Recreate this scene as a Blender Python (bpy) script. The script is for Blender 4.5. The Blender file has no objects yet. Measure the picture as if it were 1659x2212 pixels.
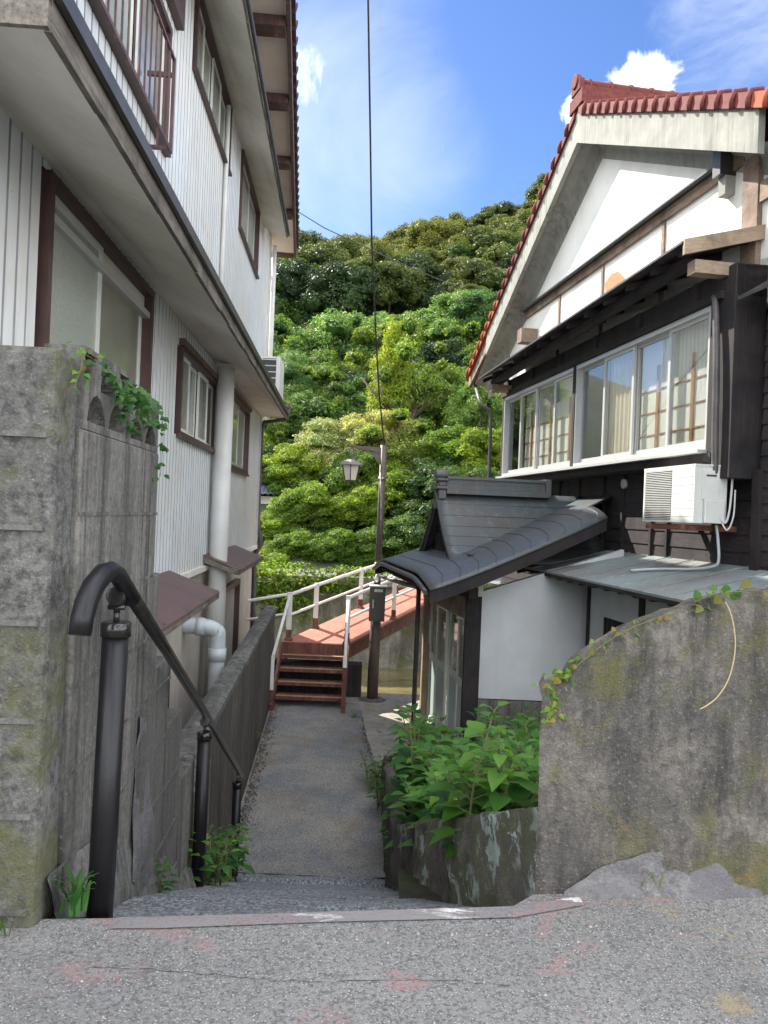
import bpy, math, random
import numpy as np
from mathutils import Vector, Matrix
C = bpy.context
S = C.scene
COL = S.collection
rnd = random.Random(7)
rad = math.radians
# ------------------------------------------------------------------ camera
FPX = 1661.0
PITCH = rad(.2); ROLL = rad(2.3)
cf = Vector((0, math.cos(PITCH), math.sin(PITCH)))
_u0 = Vector((0, -math.sin(PITCH), math.cos(PITCH))); _r0 = Vector((1, 0, 0))
cr = _r0*math.cos(ROLL) + _u0*math.sin(ROLL)
cu = -_r0*math.sin(ROLL) + _u0*math.cos(ROLL)
camd = bpy.data.cameras.new('camera')
cam = bpy.data.objects.new('camera', camd); COL.objects.link(cam)
mt = Matrix.Identity(4)
for i in range(3):
    mt[i][0] = cr[i]; mt[i][1] = cu[i]; mt[i][2] = -cf[i]
cam.matrix_world = mt
camd.sensor_fit = 'VERTICAL'; camd.sensor_height = 36; camd.lens = 36*FPX/2212
camd.clip_start = .05; camd.clip_end = 3000
S.camera = cam
def ray(u, v): return cf*FPX + cr*(u-829.5) + cu*(1106-v)
def at(u, v, Y):
    q = ray(u, v); return q*(Y/q.y)
def onz(u, v, z):
    q = ray(u, v); return q*(z/q.z)
# ------------------------------------------------------------------ frames along the two facades
class Fr:
    def __init__(s, x0, az, side):
        s.O = Vector((x0, 0, 0)); a = rad(az)
        s.d = Vector((-math.sin(a), math.cos(a), 0)); s.n = Vector((s.d.y, -s.d.x, 0))*side
    def pt(s, a, t, h): return s.O + s.d*a + s.n*t + Vector((0, 0, h))
    def px(s, u, v, t=0):
        q = ray(u, v); k = (s.n.dot(s.O)+t)/s.n.dot(q); P = q*k - s.O
        return P.dot(s.d), P.z
LF = Fr(-1.39, 3.3, 1)      # left house, outward = +x
RF = Fr(4.2, 9.4, -1)       # right house, outward = -x
BW = Fr(-.683, 3.3, 1)      # block wall beside the ramp
WF = Fr(0, 0, 1)            # plain frame: s=y, t=x
# ------------------------------------------------------------------ mesh builder
class MB:
    def __init__(s): s.v = []; s.f = []; s.m = []; s.k = 0; s.sm = []
    def mat(s, k): s.k = k; return s
    def poly(s, pts, smooth=False):
        n = len(s.v); s.v += [tuple(p) for p in pts]; s.f.append(tuple(range(n, n+len(pts)))); s.m.append(s.k); s.sm.append(smooth)
    def raw(s, vs, fs, smooth=False):
        n = len(s.v); s.v += [tuple(p) for p in vs]
        for f in fs: s.f.append(tuple(i+n for i in f)); s.m.append(s.k); s.sm.append(smooth)
    def hexa(s, p):   # p: 8 pts, bottom 0-3 ring, top 4-7 ring
        s.raw(p, [(0, 3, 2, 1), (4, 5, 6, 7), (0, 1, 5, 4), (1, 2, 6, 5), (2, 3, 7, 6), (3, 0, 4, 7)])
    def box(s, fr, a0, a1, t0, t1, h0, h1):
        p = [fr.pt(a, t, h) for h in (h0, h1) for (a, t) in ((a0, t0), (a1, t0), (a1, t1), (a0, t1))]
        s.hexa(p)
    def bar(s, A, B, w, h, up=Vector((0, 0, 1))):
        A = Vector(A); B = Vector(B); d = (B-A).normalized()
        x = d.cross(up)
        if x.length < 1e-4: x = d.cross(Vector((0, 1, 0)))
        x.normalize(); y = x.cross(d).normalized()
        p = []
        for P in (A, B):
            p += [P - x*w/2 - y*h/2, P + x*w/2 - y*h/2, P + x*w/2 + y*h/2, P - x*w/2 + y*h/2]
        s.hexa(p)
    def prism(s, ring0, ring1, smooth=False):
        n = len(ring0)
        s.raw(list(ring0)+list(ring1), [tuple(reversed(range(n))), tuple(range(n, 2*n))] + [(i, (i+1) % n, n+(i+1) % n, n+i) for i in range(n)], smooth)
    def ext(s, fr, prof, a0, a1):       # profile list of (t,h), swept along s
        s.prism([fr.pt(a0, t, h) for t, h in prof], [fr.pt(a1, t, h) for t, h in prof])
    def stube(s, path, r, n=10, k=6):
        P = [Vector(p) for p in path]; Q = []
        for i in range(len(P)-1):
            a, b, c, d = P[max(i-1, 0)], P[i], P[i+1], P[min(i+2, len(P)-1)]
            for j in range(k):
                u = j/k; Q.append(.5*((2*b)+(c-a)*u+(2*a-5*b+4*c-d)*u*u+(3*b-a-3*c+d)*u**3))
        Q.append(P[-1]); s.tube(Q, r, n)
    def tube(s, path, r, n=10, cap=True):
        path = [Vector(p) for p in path]
        rs = r if isinstance(r, (list, tuple)) else [r]*len(path)
        rings = []; up = None
        for i, P in enumerate(path):
            if i == 0: d = path[1]-P
            elif i == len(path)-1: d = P-path[-2]
            else: d = (path[i+1]-P).normalized()+(P-path[i-1]).normalized()
            d.normalize()
            if up is None:
                up = Vector((0, 0, 1)) if abs(d.z) < .9 else Vector((1, 0, 0))
            x = d.cross(up).normalized(); up = x.cross(d).normalized()
            rings.append([P + (x*math.cos(q)+up*math.sin(q))*rs[i] for q in [2*math.pi*k/n for k in range(n)]])
        base = len(s.v)
        for R in rings: s.v += [tuple(p) for p in R]
        for i in range(len(rings)-1):
            for k in range(n):
                a = base+i*n+k; b = base+i*n+(k+1) % n
                s.f.append((a, b, b+n, a+n)); s.m.append(s.k); s.sm.append(True)
        if cap:
            s.f.append(tuple(base+k for k in reversed(range(n)))); s.m.append(s.k); s.sm.append(False)
            e = base+(len(rings)-1)*n
            s.f.append(tuple(e+k for k in range(n))); s.m.append(s.k); s.sm.append(False)
    def build(s, name, mats, parent=None, base=None, bevel=0):
        if not isinstance(mats, (list, tuple)): mats = [mats]
        off = Vector((0, 0, 0))
        if parent is not None:
            q = parent
            while q is not None: off += q.location; q = q.parent
            base = off
        elif base is None: base = Vector((0, 0, 0))
        else: base = Vector(base)
        me = bpy.data.meshes.new(name)
        me.from_pydata([(x-base.x, y-base.y, z-base.z) for x, y, z in s.v], [], s.f)
        for m in mats: me.materials.append(m)
        me.polygons.foreach_set('material_index', s.m); me.polygons.foreach_set('use_smooth', s.sm)
        me.update()
        o = bpy.data.objects.new(name, me); COL.objects.link(o)
        if parent is not None: o.parent = parent
        else: o.location = base
        import bmesh
        bm = bmesh.new(); bm.from_mesh(me)
        if bevel: bmesh.ops.remove_doubles(bm, verts=bm.verts, dist=1e-5)
        bmesh.ops.recalc_face_normals(bm, faces=bm.faces); bm.to_mesh(me); bm.free()
        if bevel:
            b = o.modifiers.new('b', 'BEVEL'); b.width = bevel; b.segments = 2; b.limit_method = 'ANGLE'; b.angle_limit = rad(40)
        return o
def thing(name, label, cat, loc, group=None):
    o = bpy.data.objects.new(name, None); COL.objects.link(o); o.location = Vector(loc); o.empty_display_size = .2
    o['label'] = label; o['category'] = cat
    if group: o['group'] = group
    return o
def tag(o, label, cat, group=None, kind=None):
    o['label'] = label; o['category'] = cat
    if group: o['group'] = group
    if kind: o['kind'] = kind
    return o
def struct(o, kind='structure'): o['kind'] = kind; return o
# ------------------------------------------------------------------ materials
def lin(c):
    if isinstance(c, (int, float)): c = (c, c, c)
    return (c[0], c[1], c[2], 1)
class NT:
    def __init__(s, name):
        s.m = bpy.data.materials.new(name); s.m.use_nodes = True; s.t = s.m.node_tree; s.n = s.t.nodes; s.l = s.t.links
        s.n.clear(); s.out = s.n.new('ShaderNodeOutputMaterial')
        s.tc = s.n.new('ShaderNodeTexCoord')
    def new(s, ty, **k):
        n = s.n.new(ty)
        for a, b in k.items():
            if a.startswith('i_'): n.inputs[a[2:].replace('_', ' ')].default_value = b
            else: setattr(n, a, b)
        return n
    def map(s, sc, world=False):
        mp = s.new('ShaderNodeMapping'); mp.inputs['Scale'].default_value = sc if not isinstance(sc, (int, float)) else (sc, sc, sc)
        s.l.new(s.tc.outputs['Object'], mp.inputs['Vector']); return mp.outputs[0]
    def noise(s, sc, det=4, rough=.6, dist=0, vec=None):
        n = s.new('ShaderNodeTexNoise'); n.inputs['Scale'].default_value = 1; n.inputs['Detail'].default_value = det
        n.inputs['Roughness'].default_value = rough; n.inputs['Distortion'].default_value = dist
        s.l.new(vec or s.map(sc), n.inputs['Vector']); return n.outputs['Fac']
    def ramp(s, fac, stops):
        r = s.new('ShaderNodeValToRGB'); e = r.color_ramp.elements
        while len(e) < len(stops): e.new(.5)
        for i, (p, c) in enumerate(stops): e[i].position = p; e[i].color = lin(c)
        s.l.new(fac, r.inputs[0]); return r.outputs[0]
    def mix(s, fac, a, b, mode='MIX'):
        m = s.new('ShaderNodeMix', data_type='RGBA', blend_type=mode)
        for x, i in ((fac, 0), (a, 6), (b, 7)):
            if isinstance(x, bpy.types.NodeSocket): s.l.new(x, m.inputs[i])
            else: m.inputs[i].default_value = x if i == 0 else lin(x)
        return m.outputs[2]
    def math(s, op, a, b=0, clamp=False):
        m = s.new('ShaderNodeMath', operation=op, use_clamp=clamp)
        for x, i in ((a, 0), (b, 1)):
            if isinstance(x, bpy.types.NodeSocket): s.l.new(x, m.inputs[i])
            else: m.inputs[i].default_value = x
        return m.outputs[0]
    def done(s, col, rough=.8, bump=None, bstr=.3, bdist=.01, metal=0, spec=.5):
        p = s.new('ShaderNodeBsdfPrincipled')
        if isinstance(col, bpy.types.NodeSocket): s.l.new(col, p.inputs['Base Color'])
        else: p.inputs['Base Color'].default_value = lin(col)
        if isinstance(rough, bpy.types.NodeSocket): s.l.new(rough, p.inputs['Roughness'])
        else: p.inputs['Roughness'].default_value = rough
        p.inputs['Metallic'].default_value = metal; p.inputs['Specular IOR Level'].default_value = spec
        if bump is not None:
            b = s.new('ShaderNodeBump'); b.inputs['Strength'].default_value = bstr; b.inputs['Distance'].default_value = bdist
            s.l.new(bump, b.inputs['Height']); s.l.new(b.outputs[0], p.inputs['Normal'])
        s.l.new(p.outputs[0], s.out.inputs[0]); return s.m
def simple(name, a, b, sc=6, rough=.7, bsc=40, bstr=.15, metal=0, streak=None, sfac=(.5, .7), spec=.5, bdist=.01):
    """two-tone weathered paint / plaster / metal; streak = colour of vertical run marks"""
    t = NT(name); n = t.noise(sc, 5, .65)
    c = t.mix(t.ramp(n, [(.35, 0), (.65, 1)]), a, b)
    if streak is not None:
        s1 = t.noise((14, 14, .9), 5, .7); s2 = t.noise((2.2, 2.2, 1.2), 4, .6)
        f = t.math('MULTIPLY', t.ramp(s1, [(sfac[0], 0), (sfac[1], 1)]), t.ramp(s2, [(.4, .1), (.62, 1)]))
        c = t.mix(f, c, streak)
    return t.done(c, rough, t.noise(bsc, 4, .6), bstr, bdist, metal, spec)
def concrete(name, base, dark, light, moss=None, streak=(16, 16, .8), bstr=.5, sp=True, mossz=None, white=None, orange=None, blocks=None):
    t = NT(name)
    n1 = t.noise(2.6, 6, .7); n2 = t.noise(38, 5, .75); n3 = t.noise(streak, 5, .7)
    c = t.mix(t.ramp(n1, [(.33, 0), (.66, 1)]), base, light)
    c = t.mix(t.ramp(n3, [(.45, 0), (.66, .9)]), c, dark)
    c = t.mix(t.ramp(n2, [(.36, .5), (.58, 0)]), c, dark)
    c = t.mix(t.ramp(t.noise((1.5, 1.5, .75), 5, .62, .6), [(.44, 0), (.6, .62)]), c, tuple((x+2*y)/3 for x, y in zip(base, dark)))
    c = t.mix(t.ramp(t.noise(90, 3, .7), [(.58, 0), (.72, .4)]), c, tuple(min(1, x*1.7) for x in light))
    if moss is not None:
        c = t.mix(t.ramp(t.noise(3.1, 5, .7, .4), [(.49, 0), (.62, .7)]), c, moss)
    if orange is not None:
        c = t.mix(t.ramp(t.noise(2.3, 5, .7, .6), [(.56, 0), (.68, .65)]), c, orange)
    if white is not None:
        f = t.math('MULTIPLY', t.ramp(t.noise((20, 6, 10), 5, .75, .5), [(.5, 0), (.56, 1)]), t.ramp(t.noise(3.7, 3, .5), [(.47, 0), (.6, 1)]))
        c = t.mix(f, c, white)
    b = t.math('ADD', n2, t.noise(130, 3, .7))
    if blocks is not None:   # mortar joints: dark-light lines at given heights/steps  (bw, bh, oz)
        pass
    return t.done(c, .92, b, bstr, .012, spec=.3)
def wood(name, a, b, dark, axis='z', rough=.8, sc=60, bstr=.4):
    t = NT(name); v = {'z': (sc, sc, 2.5), 'y': (sc, 2.5, sc), 'x': (2.5, sc, sc)}[axis]
    g = t.noise(v, 5, .7, .3); c = t.mix(t.ramp(g, [(.35, 0), (.65, 1)]), a, b)
    c = t.mix(t.ramp(t.noise(3.3, 5, .65), [(.45, 0), (.7, .8)]), c, dark)
    return t.done(c, rough, g, bstr, .006, spec=.3)
def leafmat(name, cols, trans=.45, rough=.5, tr_gain=1.5, tint=(1.25, 1.15, .45)):
    t = NT(name); g = t.new('ShaderNodeNewGeometry')
    n = len(cols); c = t.ramp(g.outputs['Random Per Island'], [((i+.5)/n, x) for i, x in enumerate(cols)])
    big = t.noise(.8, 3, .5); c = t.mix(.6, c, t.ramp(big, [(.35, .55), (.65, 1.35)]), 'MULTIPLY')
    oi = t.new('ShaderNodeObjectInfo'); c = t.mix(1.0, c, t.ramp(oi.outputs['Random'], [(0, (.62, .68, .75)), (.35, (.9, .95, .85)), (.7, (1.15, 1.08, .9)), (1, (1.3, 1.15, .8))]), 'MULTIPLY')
    p = t.new('ShaderNodeBsdfPrincipled'); t.l.new(c, p.inputs['Base Color']); p.inputs['Roughness'].default_value = rough; p.inputs['Specular IOR Level'].default_value = .18
    tr = t.new('ShaderNodeBsdfTranslucent')
    c2 = t.mix(1.0, c, tuple(x*tr_gain for x in tint), 'MULTIPLY'); t.l.new(c2, tr.inputs[0])
    m = t.new('ShaderNodeMixShader'); m.inputs[0].default_value = trans
    t.l.new(p.outputs[0], m.inputs[1]); t.l.new(tr.outputs[0], m.inputs[2]); t.l.new(m.outputs[0], t.out.inputs[0])
    return t.m
def glass(name, tint=(.96, .98, .97), refl=.25, rough=.02, alpha=.75):
    t = NT(name); a = t.new('ShaderNodeBsdfTransparent'); a.inputs[0].default_value = lin(tuple(x*alpha for x in tint))
    g = t.new('ShaderNodeBsdfGlossy'); g.inputs['Roughness'].default_value = rough; g.inputs[0].default_value = (.9, .92, .92, 1)
    f = t.new('ShaderNodeLayerWeight'); f.inputs[0].default_value = .35
    k = t.math('ADD', t.math('MULTIPLY', f.outputs['Fresnel'], .24), refl*.15, True)
    m = t.new('ShaderNodeMixShader'); t.l.new(k, m.inputs[0]); t.l.new(a.outputs[0], m.inputs[1]); t.l.new(g.outputs[0], m.inputs[2])
    t.l.new(m.outputs[0], t.out.inputs[0]); return t.m

Mt = {}
Mt['siding'] = simple('white_siding', (.68, .72, .76), (.60, .62, .64), 3, .45, 60, .05, streak=(.42, .36, .29), sfac=(.52, .78))
def sidingmat():
    t = NT('white_ribbed_siding'); c = t.mix(t.ramp(t.noise(3, 5, .65), [(.35, 0), (.65, 1)]), (.70, .735, .765), (.61, .63, .64))
    c = t.mix(t.ramp(t.noise(.55, 4, .6, .3), [(.45, 0), (.66, .75)]), c, (.66, .60, .50))
    f = t.math('MULTIPLY', t.ramp(t.noise((14, 14, .7), 5, .7), [(.5, 0), (.78, 1)]), t.ramp(t.noise((1.6, 1.6, 1), 4, .6), [(.42, .15), (.62, 1)]))
    c = t.mix(f, c, (.40, .34, .27))
    c = t.mix(t.ramp(t.noise(34, 3, .6), [(.70, 0), (.74, .85)]), c, (.24, .13, .08))
    return t.done(c, .45, t.noise((2, 2, 1.2), 4, .5), .12, .02)
Mt['siding'] = sidingmat()
Mt['groove'] = simple('dark_siding_groove', (.26, .27, .28), (.18, .18, .18), 5, .7)  # darker colour for the groove faces between the strips
Mt['trimwhite'] = simple('cream_trim', (.60, .59, .56), (.5, .49, .46), 4, .5)
Mt['soffit'] = simple('soffit_board', (.70, .665, .59), (.58, .55, .475), 2.2, .8, 50, .08, streak=(.40, .36, .3), sfac=(.55, .8))
Mt['roofsoffit'] = simple('roof_soffit', (.80, .70, .60), (.70, .61, .52), 2.2, .8, 50, .06)
Mt['plaster'] = simple('beige_plaster', (.52, .47, .40), (.42, .38, .32), 3, .85, 60, .15, streak=(.28, .25, .22))
Mt['brown'] = simple('brown_paint', (.075, .035, .03), (.045, .025, .022), 9, .45, 50, .1)
Mt['rustbrown'] = simple('rusty_brown_paint', (.11, .045, .035), (.05, .03, .028), 14, .5, 60, .2, streak=(.25, .17, .13))
Mt['awning'] = simple('awning_sheet', (.13, .068, .06), (.095, .055, .05), 5, .5, 50, .1, streak=(.07, .05, .045))
Mt['alu'] = simple('aluminium_sash', (.50, .50, .49), (.47, .47, .46), 9, .4, 60, .03, .3)
Mt['aluw'] = simple('white_sash', (.66, .67, .62), (.58, .59, .54), 9, .4, 60, .03)
Mt['darkmetal'] = simple('dark_flashing', (.06, .055, .055), (.035, .032, .033), 8, .45, 60, .1)
Mt['frost'] = simple('frosted_glass', (.33, .35, .30), (.27, .29, .25), 60, .22, 120, .5, bdist=.004)
Mt['clearpane'] = simple('dim_window_pane', (.22, .22, .17), (.18, .18, .14), 2, .08, 20, .0)
Mt['winpane'] = simple('curtained_pane', (.27, .27, .24), (.17, .18, .17), 5, .12, 20, .0)
Mt['woodgrey'] = wood('weathered_fascia_wood', (.10, .085, .07), (.22, .19, .16), (.03, .027, .025), 'y')
Mt['concrete'] = concrete('old_concrete', (.15, .145, .13), (.035, .033, .03), (.23, .22, .2))
Mt['blockpier'] = concrete('pier_concrete', (.125, .12, .11), (.035, .033, .031), (.20, .19, .175), moss=(.10, .10, .035), streak=(30, 30, 30), bstr=.7)
Mt['blockwall'] = concrete('block_wall_concrete', (.14, .13, .115), (.03, .028, .027), (.22, .205, .18), streak=(18, 18, .7), bstr=.35)
Mt['mortar'] = concrete('mortar', (.12, .115, .105), (.04, .037, .034), (.18, .17, .155), bstr=.3)
Mt['gardenwall'] = concrete('garden_wall_render', (.12, .112, .10), (.024, .022, .021), (.25, .215, .18), moss=(.12, .115, .035), orange=(.32, .18, .07), streak=(9, 9, 2.0), bstr=1.0)
Mt['lichenwall'] = concrete('lichen_wall_render', (.145, .13, .11), (.035, .03, .028), (.23, .21, .18), moss=(.10, .11, .045), white=(.36, .42, .38), streak=(14, 4, 3.5), bstr=.9)
Mt['stonegrey'] = concrete('bare_mortar_footing', (.19, .18, .175), (.06, .057, .057), (.27, .255, .25), moss=(.145, .13, .14), streak=(5, 5, 9), bstr=.8)
Mt['pathwall'] = concrete('path_wall_concrete', (.125, .105, .085), (.028, .024, .022), (.19, .165, .14), streak=(26, 26, .55), bstr=.5)
Mt['redtile'] = simple('red_glazed_tile', (.155, .048, .04), (.10, .032, .03), 16, .6, 40, .05, spec=.03)
Mt['orangetile'] = simple('orange_tile', (.32, .085, .035), (.20, .055, .035), 16, .6, 40, .05, spec=.03)
Mt['plasterverge'] = simple('verge_plaster', (.33, .325, .285), (.26, .258, .23), 5, .85, 60, .12, streak=(.15, .148, .13), sfac=(.44, .68), spec=.05)
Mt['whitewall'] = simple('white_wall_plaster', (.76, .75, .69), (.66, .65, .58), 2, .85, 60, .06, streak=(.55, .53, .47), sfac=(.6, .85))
Mt['shadewall'] = simple('shade_white_plaster', (.54, .55, .57), (.46, .46, .46), 1.6, .85, 60, .06, streak=(.34, .33, .32), sfac=(.55, .8))  # white plaster with its shade put into a greyer colour
Mt['darkwood'] = wood('blackened_boards', (.028, .023, .025), (.05, .04, .038), (.012, .011, .013), 'y')
Mt['postwood'] = wood('blackened_post', (.022, .019, .02), (.038, .03, .028), (.010, .009, .011), 'z')
Mt['beamwood'] = wood('weathered_beam', (.20, .14, .10), (.30, .22, .16), (.07, .045, .035), 'y')
Mt['rawwood'] = wood('pale_end_board', (.26, .19, .13), (.36, .27, .19), (.12, .08, .055), 'x')
Mt['shoji'] = simple('shoji_paper', (.86, .82, .74), (.80, .76, .68), 2, .9, 30, .02)
Mt['orangewood'] = wood('shoji_wood', (.42, .19, .08), (.52, .26, .11), (.3, .13, .06), 'z')
Mt['curtain'] = simple('beige_curtain', (.74, .62, .48), (.68, .56, .43), 3, .9, 30, .05)
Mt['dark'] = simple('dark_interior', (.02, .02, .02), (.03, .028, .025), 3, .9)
Mt['copper'] = simple('dark_sheet_roof', (.060, .078, .085), (.075, .065, .06), 2.4, .45, 50, .08, .1, streak=(.13, .16, .16), sfac=(.5, .75))
Mt['copperlight'] = simple('weathered_sheet_roof', (.25, .31, .31), (.20, .19, .18), 1.6, .45, 50, .08, .1, streak=(.40, .48, .45), sfac=(.5, .75))
Mt['seam'] = simple('roof_seam', (.03, .033, .033), (.05, .045, .04), 9, .5)
Mt['acwhite'] = simple('ac_casing', (.62, .62, .58), (.56, .56, .52), 4, .45, 60, .03, streak=(.45, .43, .38), sfac=(.6, .9))
Mt['acdark'] = simple('ac_coil', (.03, .03, .032), (.05, .05, .05), 30, .6)
Mt['rust'] = simple('rust', (.20, .07, .035), (.10, .04, .025), 22, .8, 70, .3)
Mt['pvc'] = simple('grey_pvc_pipe', (.46, .49, .50), (.40, .43, .44), 4, .4, 40, .02)
Mt['pipewhite'] = simple('cream_duct', (.58, .57, .54), (.50, .49, .47), 3, .5, 40, .03)
Mt['pipedark'] = simple('dark_downpipe', (.05, .045, .045), (.09, .08, .075), 6, .5)
Mt['blackpost'] = simple('black_post_coating', (.006, .006, .008), (.011, .010, .011), 7, .36, 90, .08, streak=(.03, .026, .022), sfac=(.52, .85), spec=.3)
Mt['railblack'] = simple('black_rail_coating', (.010, .009, .009), (.018, .015, .013), 12, .18, 90, .05)
Mt['steel'] = simple('steel_bracket', (.35, .34, .33), (.12, .11, .11), 30, .3, 50, .1, .8)
Mt['redpaint'] = simple('worn_red_deck_paint', (.40, .125, .07), (.30, .10, .06), 3.6, .65, 60, .2, streak=(.46, .25, .17), sfac=(.48, .72))
Mt['redsteel'] = simple('rusted_red_steel', (.17, .055, .035), (.075, .03, .024), 11, .75, 60, .25, streak=(.34, .20, .12), sfac=(.5, .72))
Mt['treadlit'] = simple('lit_tread_edge', (.42, .24, .15), (.26, .12, .08), 18, .7, 60, .25)  # paler rust colour stands in for light on the tread edges
Mt['whiterail'] = simple('white_rail_paint', (.76, .75, .71), (.66, .64, .60), 7, .45, 60, .05, streak=(.40, .25, .18), sfac=(.62, .8))
Mt['polebrown'] = simple('brown_lamp_pole', (.11, .08, .065), (.075, .06, .055), 10, .55, 60, .15, streak=(.17, .12, .09))
Mt['lampglass'] = simple('milky_lamp_glass', (.72, .68, .56), (.62, .58, .47), 9, .3, 30, .02)
Mt['metalbox'] = simple('olive_box_paint', (.085, .08, .062), (.07, .066, .052), 6, .5, 60, .05)
Mt['sticker'] = simple('white_plate', (.7, .7, .68), (.62, .62, .6), 6, .5)
Mt['bluetile'] = simple('blue_grey_tile', (.12, .14, .20), (.09, .10, .15), 8, .3, 30, .1)
Mt['trunk'] = wood('bark', (.11, .085, .06), (.17, .13, .095), (.05, .04, .03), 'z', .9, 20)
Mt['wire'] = simple('cable', (.02, .02, .025), (.03, .03, .03), 5, .6)
Mt['yellowvine'] = simple('dry_stem', (.42, .33, .18), (.34, .26, .15), 20, .8)

def asphalt():
    t = NT('street_asphalt'); n1 = t.noise(1.7, 5, .6); n2 = t.noise(115, 4, .8)
    c = t.mix(t.ramp(n1, [(.35, 0), (.65, 1)]), (.20, .19, .18), (.275, .262, .245))
    c = t.mix(t.ramp(n2, [(.38, .85), (.54, 0)]), c, (.05, .048, .047))
    v = t.new('ShaderNodeTexVoronoi'); v.inputs['Scale'].default_value = 125; t.l.new(t.tc.outputs['Object'], v.inputs['Vector'])
    spk = t.math('MULTIPLY', t.ramp(v.outputs['Distance'], [(.18, 1), (.34, 0)]), t.ramp(t.noise(60, 2, .5), [(.42, 0), (.5, 1)]))
    c = t.mix(spk, c, (.50, .49, .47))
    red = t.math('MULTIPLY', t.ramp(t.noise((2.3, 2.9, 1), 6, .7, .7), [(.56, 0), (.60, .6)]), t.ramp(t.noise(60, 3, .7), [(.35, .2), (.6, 1)]))
    c = t.mix(red, c, (.34, .18, .17))
    och = t.math('MULTIPLY', t.ramp(t.noise((1.6, 1.9, 3), 6, .7, .5), [(.61, 0), (.66, .7)]), 1.0)
    c = t.mix(och, c, (.34, .25, .13))
    return t.done(c, .85, t.math('ADD', n2, t.math('MULTIPLY', spk, .6)), .8, .012)
Mt['asphalt'] = asphalt()
def rampmat():
    t = NT('ramp_concrete'); n2 = t.noise(60, 5, .8); n1 = t.noise(2.0, 6, .7)
    c = t.mix(t.ramp(n1, [(.35, 0), (.65, 1)]), (.175, .18, .19), (.34, .305, .25))
    c = t.mix(t.ramp(n2, [(.40, .85), (.52, 0)]), c, (.04, .042, .045))
    c = t.mix(t.ramp(t.noise(85, 3, .7), [(.58, 0), (.66, .9)]), c, (.42, .42, .40))
    c = t.mix(t.ramp(t.noise((1.3, 1.3, 1.3), 5, .65, .3), [(.53, 0), (.66, .55)]), c, (.16, .115, .07))
    return t.done(c, .9, n2, .9, .014)
Mt['ramp'] = rampmat()
def pebblemat():
    t = NT('pebbly_ramp'); n2 = t.noise((75, 32, 60), 4, .8)
    c = t.ramp(n2, [(.36, (.05, .055, .06)), (.48, (.17, .18, .19)), (.58, (.38, .40, .42)), (.7, (.6, .61, .6))])
    c = t.mix(t.ramp(t.noise(3, 4, .6), [(.45, 0), (.65, .5)]), c, (.13, .115, .10)); return t.done(c, .9, n2, 1.0, .02)
Mt['pebble'] = pebblemat()
def edgepaint():
    t = NT('worn_edge_paint'); f = t.noise((7, 26, 4), 6, .75, .6)
    c = t.mix(t.ramp(f, [(.42, 0), (.52, 1)]), (.26, .16, .155), (.19, .18, .175))
    c = t.mix(t.ramp(t.noise((4, 16, 4), 5, .7, .5), [(.56, 0), (.6, 1)]), c, (.62, .60, .58))
    c = t.mix(t.ramp(t.noise(110, 4, .8), [(.38, .7), (.5, 0)]), c, (.07, .06, .06))
    c = t.mix(t.ramp(t.noise((3, 9, 4), 4, .7, .5), [(.40, .8), (.55, 0)]), c, (.2, .19, .18)); return t.done(c, .85, t.noise(110, 4, .8), .6, .01)
Mt['edgepaint'] = edgepaint()
def terracemat():
    t = NT('terrace_slab'); c = t.mix(t.ramp(t.noise(2.2, 6, .7), [(.35, 0), (.65, 1)]), (.25, .225, .185), (.36, .33, .28))
    c = t.mix(t.ramp(t.noise(12, 5, .7), [(.5, 0), (.66, .7)]), c, (.12, .115, .07)); return t.done(c, .9, t.noise(45, 4, .7), .4)
Mt['terrace'] = terracemat()
def watermat():
    t = NT('shallow_river_water'); c = t.mix(t.ramp(t.noise((1.2, 3.6, 1), 5, .6), [(.35, 0), (.65, 1)]), (.07, .065, .025), (.17, .14, .06))
    return t.done(c, .12, t.noise((3, 9, 1), 3, .6), .25, .03)
Mt['water'] = watermat()
Mt['soil'] = concrete('soil', (.05, .04, .03), (.02, .017, .013), (.09, .075, .055), moss=(.05, .07, .02), streak=(4, 4, 4), bstr=.9)
Mt['hillsoil'] = simple('hill_soil', (.03, .042, .018), (.045, .05, .022), .6, .95)
Mt['road'] = simple('far_road', (.13, .13, .13), (.10, .10, .10), 1, .85)
Mt['bankstone'] = concrete('river_wall_stone', (.26, .24, .20), (.07, .065, .05), (.36, .34, .30), moss=(.09, .11, .03), streak=(3, 3, .8), bstr=.9)
Mt['lf_hill'] = leafmat('hill_leaves', [(.035, .06, .014), (.065, .095, .022), (.10, .125, .032), (.14, .145, .05)], .35)
Mt['lf_shade'] = leafmat('painted_shade_leaves', [(.014, .03, .012), (.02, .042, .014), (.03, .055, .018), (.04, .06, .02)], .15)  # leaf colour darkened to stand in for shade under the wood and in gaps
Mt['lf_dark'] = leafmat('dark_leaves', [(.022, .05, .016), (.035, .075, .02), (.05, .10, .025), (.07, .12, .03)], .35)
Mt['lf_mid'] = leafmat('mid_leaves', [(.035, .085, .018), (.065, .13, .022), (.10, .17, .03), (.17, .23, .06)], .45)
Mt['lf_light'] = leafmat('pale_leaves', [(.05, .12, .033), (.085, .17, .048), (.13, .22, .065), (.19, .27, .10)], .42, tint=(1.15, 1.15, .55))
Mt['lf_vine'] = leafmat('vine_leaves', [(.05, .11, .015), (.09, .17, .02), (.14, .23, .025), (.22, .29, .06)], .5)
Mt['lf_pale'] = leafmat('pale_flower_leaves', [(.10, .16, .05), (.16, .22, .09), (.25, .28, .15), (.36, .36, .24)], .45)
Mt['lf_bamboo'] = leafmat('bamboo_leaves', [(.11, .18, .025), (.15, .22, .035), (.19, .25, .045)], .5)
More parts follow.
